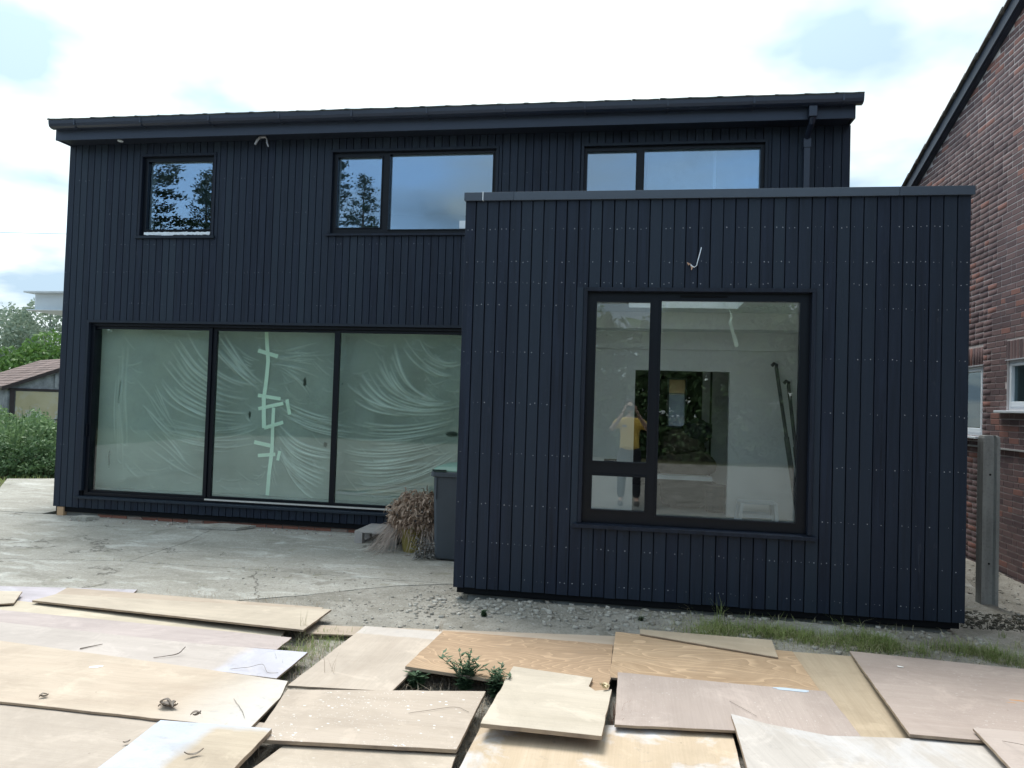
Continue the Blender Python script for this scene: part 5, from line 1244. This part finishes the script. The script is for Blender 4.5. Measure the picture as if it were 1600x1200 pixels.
LF3 = m_leaf('hazed_birch_leaf', (.17, .23, .16), (.34, .41, .32), .3, .4); LF4 = m_leaf('bramble_leaf', (.055, .11, .045), (.15, .24, .10), 1.5, .3); CON = m_leaf('conifer_needles', (.012, .030, .016), (.035, .065, .035), 1.0, .1)  # birch leaf colour is lightened to stand for distance haze
def tree(x, y, h, r, n, leaf, bark, label, seed, s0=.10, s1=.2, name='tree', trunk=.45, parts=True, group=None, cat='tree'):
    t_ = empty(name, (x, y, -.1), label, cat, group); rg = random.Random(seed)
    mb = MB(); mb.tube([(x, y, -.1), (x+.02*h, y, h*.3), (x-.01*h, y+.1, h*.6), (x, y, h*.85)], [h*.022, h*.018, h*.012, h*.004], 8)
    for k in range(10):
        a = rg.uniform(0, 6.28); z = h*rg.uniform(.3, .7); l = r*rg.uniform(.5, .9); mb.tube([(x, y, z), (x+math.cos(a)*l*.5, y+math.sin(a)*l*.5, z+h*.08), (x+math.cos(a)*l, y+math.sin(a)*l, z+h*.17)], [h*.008, h*.005, h*.002], 5)
    mb.build('trunk', bark, t_)
    leafcloud('crown', n, dome(r, r, h*(1-trunk), 14, .5, seed, h*trunk), s0, s1, leaf, t_, seed=seed); return t_
tree(-45.5, 42, 7.9, 3.4, 5200, LF3, BIRCHB, 'silver birch paled by haze at the far left edge', 61, .08, .2, 'birch_tree')
tree(-41.0, 41, 8.6, 3.3, 5600, LF3, BIRCHB, 'silver birch paled by haze behind the shed, right of the leftmost one', 62, .08, .2, 'birch_tree')
tree(-37.5, 43, 7.8, 3.2, 4600, LF3, BIRCHB, 'silver birch paled by haze, half hidden by the black house corner', 63, .08, .2, 'birch_tree')
bs = empty('ivy_bush', (-26.3, 24.5, -.1), 'dense domed green bush rising behind the shed', 'bush')
leafcloud('foliage', 15000, dome(4.6, 2.4, 4.05, 26, .12, 70), .07, .14, LF1, bs, seed=70, loc=(0, 0, .1))
MB().tube([(-26.3, 24.5, -.1), (-26.3, 24.5, 2.5)], .12, 8).build('trunk', BARK, bs)
# far hedge line
for k, (x, y, rx, h, lb) in enumerate([(-58, 46, 7, 5.6, 'far green hedge clump at the extreme left'), (-33, 47, 6, 5.6, 'far green hedge clump hidden mostly by the house')]):
    o = empty('hedge', (x, y, -.1), lb, 'hedge'); leafcloud('foliage', 3500, dome(rx, 2.5, h, 16, .2, 80+k), .12, .3, LF3, o, seed=80+k)
# nettles and brambles beside the yard
def patch(x, y, rx, ry, h, n, mat, label, seed, s=(.035, .075), name='nettle_patch'):
    o = empty(name, (x, y, -.08), label, 'undergrowth'); rg_ = np.random.default_rng(seed)
    def smp(rg, n):
        a = rg.uniform(0, 6.28, n); r = np.sqrt(rg.random(n)); px = np.cos(a)*r*rx; py = np.sin(a)*r*ry; hh = h*(1-.55*r**3)*(.72+.28*np.sin(px*5+seed)*np.cos(py*6)); z = hh*(1-rg.random(n)**2*.9); return np.stack([px, py, z], 1)
    leafcloud('leaves', n, smp, *s, mat, o, seed=seed, asp=.45)
    st_ = MB(); 
    for i in range(40):
        a = rg_.uniform(0, 6.28); r = math.sqrt(rg_.random()); px, py = x+math.cos(a)*r*rx, y+math.sin(a)*r*ry; st_.tube([(px, py, -.08), (px+rg_.normal()*.05, py, h*.95*(1-.5*r**3))], [.006, .003], 4)
    tag(st_.build('stems', mat, o), kind='stuff')
patch(-12.3, 8.2, 1.6, 1.3, 1.15, 9000, LF2, 'pale green nettle patch left of the house corner', 91)
patch(-11.9, 6.9, 1.25, .75, .78, 7500, LF4, 'darker bramble patch at the edge of the concrete', 92, (.03, .06), 'bramble_patch')
patch(-14.6, 8.6, 1.7, 1.6, 1.25, 8000, LF2, 'nettle patch farther left, running out of the picture', 93)
patch(-10.2, 8.6, 1.0, 1.1, .85, 5000, LF4, 'low bramble patch tucked behind the black house corner', 94, (.03, .06), 'bramble_patch')
patch(-17.5, 12.3, 3.5, 1.2, 1.2, 9000, LF2, 'nettle patch growing against the shed', 95)
blades('grass_verge', scatter(2600, (-13.5, -9.6), (4.2, 6.4), lambda x, y: 1 if y > 4.1+(-9.6-x)*-.6*0 and x < -10.1+(y-5)*-.5*0 else 0, lambda x, y: -.07, 96), (.03, .13), (.004, .009), GRASS, 'bright grass verge at the left edge of the concrete yard', .8, seed=97)

# shed
a_ = rad(55); gd = Vector((math.cos(a_), math.sin(a_), 0)); ld = Vector((-math.sin(a_), math.cos(a_), 0)); C0 = Vector((-18.76, 14, 0))
sh = empty('shed', tuple(C0), 'old shed with brown tiled roof, grey gable and peeling cream panels', 'shed')
HW, LEN, ZE, ZR = 2.35, 6.2, 1.66, 2.66
g = G('peeling_cream', .85, .15); v = g.mix(g.rng(g.noise(1.3, 5, .6), .35, .65), (.42, .36, .22), (.50, .44, .29)); pk = g.rng(g.noise(2.2, 6, .7, None, .6), .50, .56)
sp = g.N('ShaderNodeSeparateXYZ'); g.L(g.vec, sp.inputs[0]); low = g.rng(sp.outputs[2], .65, 1.15, 1, .15)
v = g.mix(g.math('MULTIPLY', pk, low), v, (.50, .52, .53)); CREAMP = g.out(v)
g = G('shed_cladding', .9, .1); v = g.mix(g.rng(g.noise(2.5, 6, .7), .35, .68), (.15, .155, .165), (.36, .37, .38)); SHCL = g.out(v)
g = G('shed_tiles', .9, .15); v = g.mix(g.rng(g.noise(1.8, 6, .65), .35, .65), (.12, .090, .082), (.24, .18, .165)); v = g.mix(g.math('MULTIPLY', g.rng(g.noise(9, 5, .7), .60, .68), .7), v, (.32, .29, .25)); SHT = g.out(v, normal=g.bump(g.noise(9, 5), .5, .05))
MB().prism([C0+Vector((0, 0, -.1)), C0+gd*2*HW+Vector((0, 0, -.1)), C0+gd*2*HW+Vector((0, 0, ZE)), C0+gd*HW+Vector((0, 0, ZR-.06)), C0+Vector((0, 0, ZE))], ld*LEN).build('wall', SHCL, sh)
fr_ = -ld*.03
for i in range(3):
    q0 = C0+gd*(.22+i*1.5)+fr_; MB().prism([q0+Vector((0, 0, .0)), q0+gd*1.36+Vector((0, 0, .0)), q0+gd*1.36+Vector((0, 0, ZE-.14)), q0+Vector((0, 0, ZE-.14))], ld*.02).build('panel', CREAMP, sh)
DKT = m_plain('dark_frame', (.055, .045, .045), .8, .1, .3, 8, .2)
for i in range(4):
    q0 = C0+gd*(.06+i*1.5)+fr_*1.4; MB().prism([q0+Vector((0, 0, -.1)), q0+gd*.13+Vector((0, 0, -.1)), q0+gd*.13+Vector((0, 0, ZE-.1)), q0+Vector((0, 0, ZE-.1))], ld*.02).build('post', DKT, sh)
q0 = C0+gd*.02+fr_*1.6; MB().prism([q0+Vector((0, 0, ZE-.12)), q0+gd*4.6+Vector((0, 0, ZE-.12)), q0+gd*4.6+Vector((0, 0, ZE-.05)), q0+Vector((0, 0, ZE-.05))], ld*.03).build('beam', DKT, sh)
q0 = C0+gd*1.25+fr_*1.6; MB().prism([q0+Vector((0, 0, ZE)), q0+gd*.08+Vector((0, 0, ZE)), q0+gd*.08+Vector((0, 0, ZE+.45)), q0+Vector((0, 0, ZE+.42))], ld*.03).build('gable_batten', SHCL, sh)
q0 = C0+gd*1.0+fr_*1.7; MB().prism([q0+Vector((0, 0, .62)), q0+gd*1.2+Vector((0, 0, .66)), q0+gd*1.2+Vector((0, 0, .70)), q0+Vector((0, 0, .66))], ld*.02).build('gap_strip', DKT, sh)
sl = (ZR-ZE)/HW; ov = .18
e0 = C0-gd*ov-ld*.14+Vector((0, 0, ZE-sl*ov)); e1 = C0+gd*HW-ld*.14+Vector((0, 0, ZR)); rb = ld*(LEN+.3)
rfm = MB(); rfm.prism([e0, e1, e1+Vector((0, 0, .05)), e0+Vector((0, 0, .05))], rb)
e2 = C0+gd*(2*HW+ov)-ld*.14+Vector((0, 0, ZE-sl*ov)); rfm.prism([e1, e2, e2+Vector((0, 0, .05)), e1+Vector((0, 0, .05))], rb); rfs = rfm.build('roof', SHT, sh)
# tile courses on the visible slope
for k in range(11):
    t0 = k/11; a0 = e0.lerp(e1, t0)+Vector((0, 0, .052)); a1 = e0.lerp(e1, t0+1/11*1.05)+Vector((0, 0, .052)); mb = MB(); mb.prism([a0+Vector((0, 0, .008)), a1, a1+Vector((0, 0, .006)), a0+Vector((0, 0, .020))], rb); mb.build('tile_course', SHT, rfs)
MB().prism([e0-ld*.02+Vector((0, 0, -.06)), e1-ld*.02+Vector((0, 0, -.06)), e1-ld*.02+Vector((0, 0, .05)), e0-ld*.02+Vector((0, 0, .05))], ld*.02).build('bargeboard', DKT, sh)
# overhead cable
cbp = [Vector((-60, 42, 13.55)).lerp(Vector((10, 40, 12.2)), t)-Vector((0, 0, 2.2*4*t*(1-t)*.2)) for t in np.linspace(0, 1, 14)]
tag(MB().tube(cbp, .016, 5).build('overhead_cable', MEMB), 'thin overhead cable crossing the sky at the left', 'cable')

# ================================================================ BEHIND THE PHOTOGRAPHER (seen in the glass)
def conifer_mesh(n_br, h, r, seed):
    rg = np.random.default_rng(seed); Vv = []; Ff = []; q = 0; wood = MB(); wood.tube([(0, 0, 0), (0, 0, h*.5), (0, 0, h)], [.16, .10, .01], 7)
    P = []; D = []; SZ = []
    for b in range(n_br):
        t = (b/n_br)**.85; z = h*(.04+.95*t); L = r*(1-t)**.75*rg.uniform(.65, 1.12)+.12; a = rg.uniform(0, 6.28); d = np.array([math.cos(a), math.sin(a), 0]); k = int(26+L*62)
        for i in range(k):
            s = rg.random()**.6; up = .35*s-.10*s*s; P.append(np.array([0, 0, z])+d*L*s+np.array([rg.normal()*.09, rg.normal()*.09, L*up*.6+rg.normal()*.05])); dd = d+np.array([rg.normal()*.6, rg.normal()*.6, .5+rg.normal()*.3]); D.append(dd/np.linalg.norm(dd)); SZ.append(rg.uniform(.05, .10))
    P = np.array(P); D = np.array(D); SZ = np.array(SZ)[:, None]; n = len(P); sd_ = np.cross(D, rg.normal(size=(n, 3))); sd_ /= np.linalg.norm(sd_, axis=1)[:, None]
    V = np.stack([P-D*SZ*.4, P+sd_*SZ*.34, P+D*SZ, P-sd_*SZ*.34], 1).reshape(-1, 3); return V, np.arange(4*n).reshape(-1, 4), wood
cv = [conifer_mesh(150, 10, 2.3, 5), conifer_mesh(135, 10, 1.9, 6)]
cobj = {}
def conifer(x, y, h, k, rot, label):
    V, F, wood = cv[k]; s = h/10; o = empty('conifer', (x, y, -.1), label, 'conifer tree', 'conifers behind the photographer'); o.rotation_euler = (R.uniform(-.03, .03), R.uniform(-.03, .03), rot); o.scale = (s, s, s)
    if k not in cobj:
        c_ = np_mesh('crown', V, F, CON, o); me = bpy.data.meshes.new('trunk'); me.from_pydata(wood.v, [], wood.f); me.materials.append(BARK); link('trunk', me, o); cobj[k] = (c_.data, me)
    else:
        link('crown', cobj[k][0], o); link('trunk', cobj[k][1], o)
conifer(-22.6, -20, 16.0, 0, 0, 'tallest dark conifer behind the photographer, mirrored in the left upper window')
conifer(-18.4, -20.5, 15.2, 1, 1, 'dark conifer mirrored at the right of the left upper window')
conifer(-20.6, -22, 12.6, 1, 2.2, 'lower dark conifer between the two mirrored in the left upper window')
conifer(-13.3, -19.5, 13.2, 0, 3, 'dark conifer mirrored at the left of the middle upper window')
conifer(-11.6, -19.5, 11.6, 1, 4, 'slimmer dark conifer mirrored in the left pane of the middle upper window')
hd = empty('hedge', (-8, -20, -.1), 'tall green hedge behind the photographer, mirrored in the sliding doors', 'hedge')
def hsm(rg, n):
    x = rg.uniform(-24, 22, n); h = 5.5+.5*np.sin(x*.55+1)+.35*np.sin(x*1.3)+.2*np.sin(x*3.1); y = rg.uniform(-1.4, 1.4, n); z = h*(rg.random(n)**.7)*(1-.12*np.abs(y)); return np.stack([x, y, z], 1)
leafcloud('foliage', 60000, hsm, .06, .14, LF4, hd, seed=120)
def hin(rg, n):
    return np.stack([rg.uniform(-24, 22, n), rg.uniform(-.6, .6, n), 4.8*rg.random(n)], 1)
leafcloud('inner_foliage', 7000, hin, .28, .5, LF4, hd, seed=121)
for k, (x, y, h, lb) in enumerate([(3.5, -24, 8.5, 'rounded green tree behind the photographer, nearest the middle'), (9.5, -23, 7.6, 'rounded green tree behind the photographer, on the right'), (-4.5, -27, 7.2, 'rounded green tree behind the photographer, on the left')]):
    tree(x, y, h, 2.9, 11000, LF1, BARK, lb, 130+k, .07, .14, 'broadleaf_tree', .30)
# ================================================================ THE PHOTOGRAPHER (mirrored in the big window)
SKIN = m_plain('skin', (.62, .42, .33), .5, .4, .08, 12, .05); SHIRT = m_plain('yellow_shirt', (.85, .60, .14), .85, .15, .08, 14, .15); TROU = m_plain('dark_trousers', (.03, .033, .045), .85, .15, .15, 20, .2)
HAIR = m_plain('dark_hair', (.03, .022, .018), .6, .3, .3, 40, .5); SHOE = m_plain('dark_shoes', (.05, .045, .04), .6, .3)
py = -CAM_D-.40     # body plane; the phone is held in front of the face
per = empty('person', (0.0, py, 0), 'person in a yellow shirt holding up a phone, mirrored in the big window', 'person')
def skin(name, J, E_, mats, parent, sub=2, root=0, seam=None):
    me = bpy.data.meshes.new(name); o0 = org(parent); me.from_pydata([tuple(Vector(p)-o0) for p, r in J], E_, []); me.materials.append(mats)
    o = link(name, me, parent); m_ = o.modifiers.new('skin', 'SKIN'); m_.use_smooth_shade = True
    for i, (p, r) in enumerate(J):
        sv = me.skin_vertices[0].data[i]; sv.radius = (r, r) if isinstance(r, (int, float)) else r; sv.use_root = (i == root)
    s_ = o.modifiers.new('sub', 'SUBSURF'); s_.levels = sub; s_.render_levels = sub; return o
Z0 = -.01
J = [((0, py, .93), (.150, .11)), ((0, py, 1.08), (.135, .10)), ((0, py, 1.26), (.160, .105)), ((0, py, 1.385), (.125, .085)), ((0, py+.01, 1.45), (.052, .052)), ((0, py+.025, 1.52), (.054, .054)),
     ((-.175, py, 1.375), .058), ((-.315, py+.06, 1.235), .046), ((-.20, py+.24, 1.38), .037), ((-.118, py+.335, 1.505), .029),
     ((.175, py, 1.375), .058), ((.315, py+.06, 1.235), .046), ((.20, py+.24, 1.38), .037), ((.118, py+.335, 1.505), .029),
     ((-.095, py, .84), (.098, .10)), ((-.115, py+.02, .48), .062), ((-.125, py-.02, .10), .042), ((-.135, py+.12, .035), (.042, .03)),
     ((.095, py, .84), (.098, .10)), ((.115, py+.02, .48), .062), ((.125, py-.02, .10), .042), ((.135, py+.12, .035), (.042, .03))]
E_ = [(0, 1), (1, 2), (2, 3), (3, 4), (4, 5), (3, 6), (6, 7), (7, 8), (8, 9), (3, 10), (10, 11), (11, 12), (12, 13), (0, 14), (14, 15), (15, 16), (16, 17), (0, 18), (18, 19), (19, 20), (20, 21)]
skin('body', J, E_, SKIN, per)
def hand(s_):
    wr_ = Vector((s_*.118, py+.335, 1.505)); pal = Vector((s_*.102, py+.365, 1.565)); out = []
    J = [(tuple(wr_), .026), (tuple(pal), (.030, .020))]; E_ = [(0, 1)]
    skin('palm', J, E_, SKIN, per, 2)
    # fingers behind the phone, wrapping over its short end; thumb on the near face
    for k, (L, dz) in enumerate(((.070, .038), (.078, .018), (.072, -.002), (.058, -.020))):
        base = Vector((s_*.104, py+.372, 1.575+dz)); mid = Vector((s_*.094, py+.405, 1.585+dz)); tip = Vector((s_*(.094-L*.45), py+.412, 1.588+dz))
        skin('finger', [(tuple(base), .0095), (tuple(mid), .0088), (tuple(tip), .0070)], [(0, 1), (1, 2)], SKIN, per, 1)
    skin('thumb', [((s_*.100, py+.360, 1.545), .0115), ((s_*.078, py+.366, 1.560), .0100), ((s_*.056, py+.374, 1.575), .0080)], [(0, 1), (1, 2)], SKIN, per, 1)
hand(-1); hand(1)
import bmesh
def blob(name, fn, mat, seg=28, rings=20, parent=None, loc=(0, 0, 0)):
    bm = bmesh.new(); bmesh.ops.create_uvsphere(bm, u_segments=seg, v_segments=rings, radius=1)
    for v in bm.verts: v.co = fn(v.co.copy())
    me = bpy.data.meshes.new(name); bm.to_mesh(me); bm.free(); me.materials.append(mat)
    for p in me.polygons: p.use_smooth = True
    return link(name, me, parent, Vector(loc)-org(parent))
def headf(c):
    x, y, z = c.x*.076, c.y*.096, c.z*.116
    if c.z < 0: x *= 1-.28*c.z*c.z; y *= 1-.10*c.z*c.z
    f = math.exp(-((c.x/.16)**2+((c.z+.12)/.20)**2))*(c.y > 0); y += f*.020                      # nose
    for s_ in (-1, 1): y -= math.exp(-(((c.x-s_*.42)/.2)**2+((c.z-.05)/.13)**2))*(c.y > 0)*.010   # eye sockets
    y += math.exp(-((c.x/.35)**2+((c.z+.48)/.10)**2))*(c.y > 0)*.006
    return Vector((x, y, z))
HC = (0, py+.045, 1.625)
head = blob('head', headf, SKIN, 40, 30, per, HC)
for s_ in (-1, 1):
    blob('ear', lambda c: Vector((c.x*.010, c.y*.020, c.z*.032)), SKIN, 12, 8, per, (s_*.077, py+.035, 1.62)); blob('eye', lambda c: c*.012, m_plain('eye', (.1, .08, .07), .2, .5), 12, 8, per, (s_*.031, py+.128, 1.632))
blob('mouth', lambda c: Vector((c.x*.024, c.y*.006, c.z*.007)), m_plain('lips', (.35, .14, .12), .5, .4), 12, 8, per, (0, py+.138, 1.568))
blob('hair', lambda c: Vector((c.x*.083, c.y*.100-.010, c.z*.120+.010)) if c.z > .15 or c.y < -.1 else Vector((c.x*.060, c.y*.07-.02, c.z*.09)), HAIR, 28, 20, per, HC)
# T-shirt and trousers
S_ = [((0, py, .86), (.178, .135)), ((0, py, .98), (.176, .134)), ((0, py, 1.10), (.168, .128)), ((0, py, 1.26), (.192, .136)), ((0, py, 1.385), (.162, .122)), ((0, py+.004, 1.435), (.092, .088)),
      ((-.185, py, 1.372), .086), ((-.285, py+.04, 1.265), .074), ((.185, py, 1.372), .086), ((.285, py+.04, 1.265), .074)]
skin('t_shirt', S_, [(0, 1), (1, 2), (2, 3), (3, 4), (4, 5), (4, 6), (6, 7), (4, 8), (8, 9)], SHIRT, per)
T_ = [((0, py, 1.0), (.160, .12)), ((0, py, .92), (.168, .128)), ((-.098, py, .83), (.112, .114)), ((-.118, py+.02, .48), .080), ((-.126, py-.015, .12), .066), ((.098, py, .83), (.112, .114)), ((.118, py+.02, .48), .080), ((.126, py-.015, .12), .066)]
skin('trousers', T_, [(0, 1), (1, 2), (2, 3), (3, 4), (1, 5), (5, 6), (6, 7)], TROU, per, root=1)
for s_ in (-1, 1): blob('shoe', lambda c: Vector((c.x*.050, c.y*.135, max(c.z, -.6)*.055)), SHOE, 20, 12, per, (s_*.130, py+.065, .035))
MB().box(-.125, -.055, py+.140, py+.150, 1.285, 1.320).build('shirt_badge', m_plain('blue_badge', (.10, .14, .35), .6, .2), per)
ph = MB().box(-.075, .075, -CAM_D-.022, -CAM_D-.013, 1.563, 1.638); pho = ph.build('phone', m_plain('phone_body', (.02, .02, .022), .3, .5), None, bevel=.003)
tag(pho, 'black phone held sideways in both hands of the person', 'phone')
MB().tube([(0, -CAM_D-.0128, 1.60), (0, -CAM_D-.008, 1.60)], .010, 16).build('camera_ring', ALU, pho)
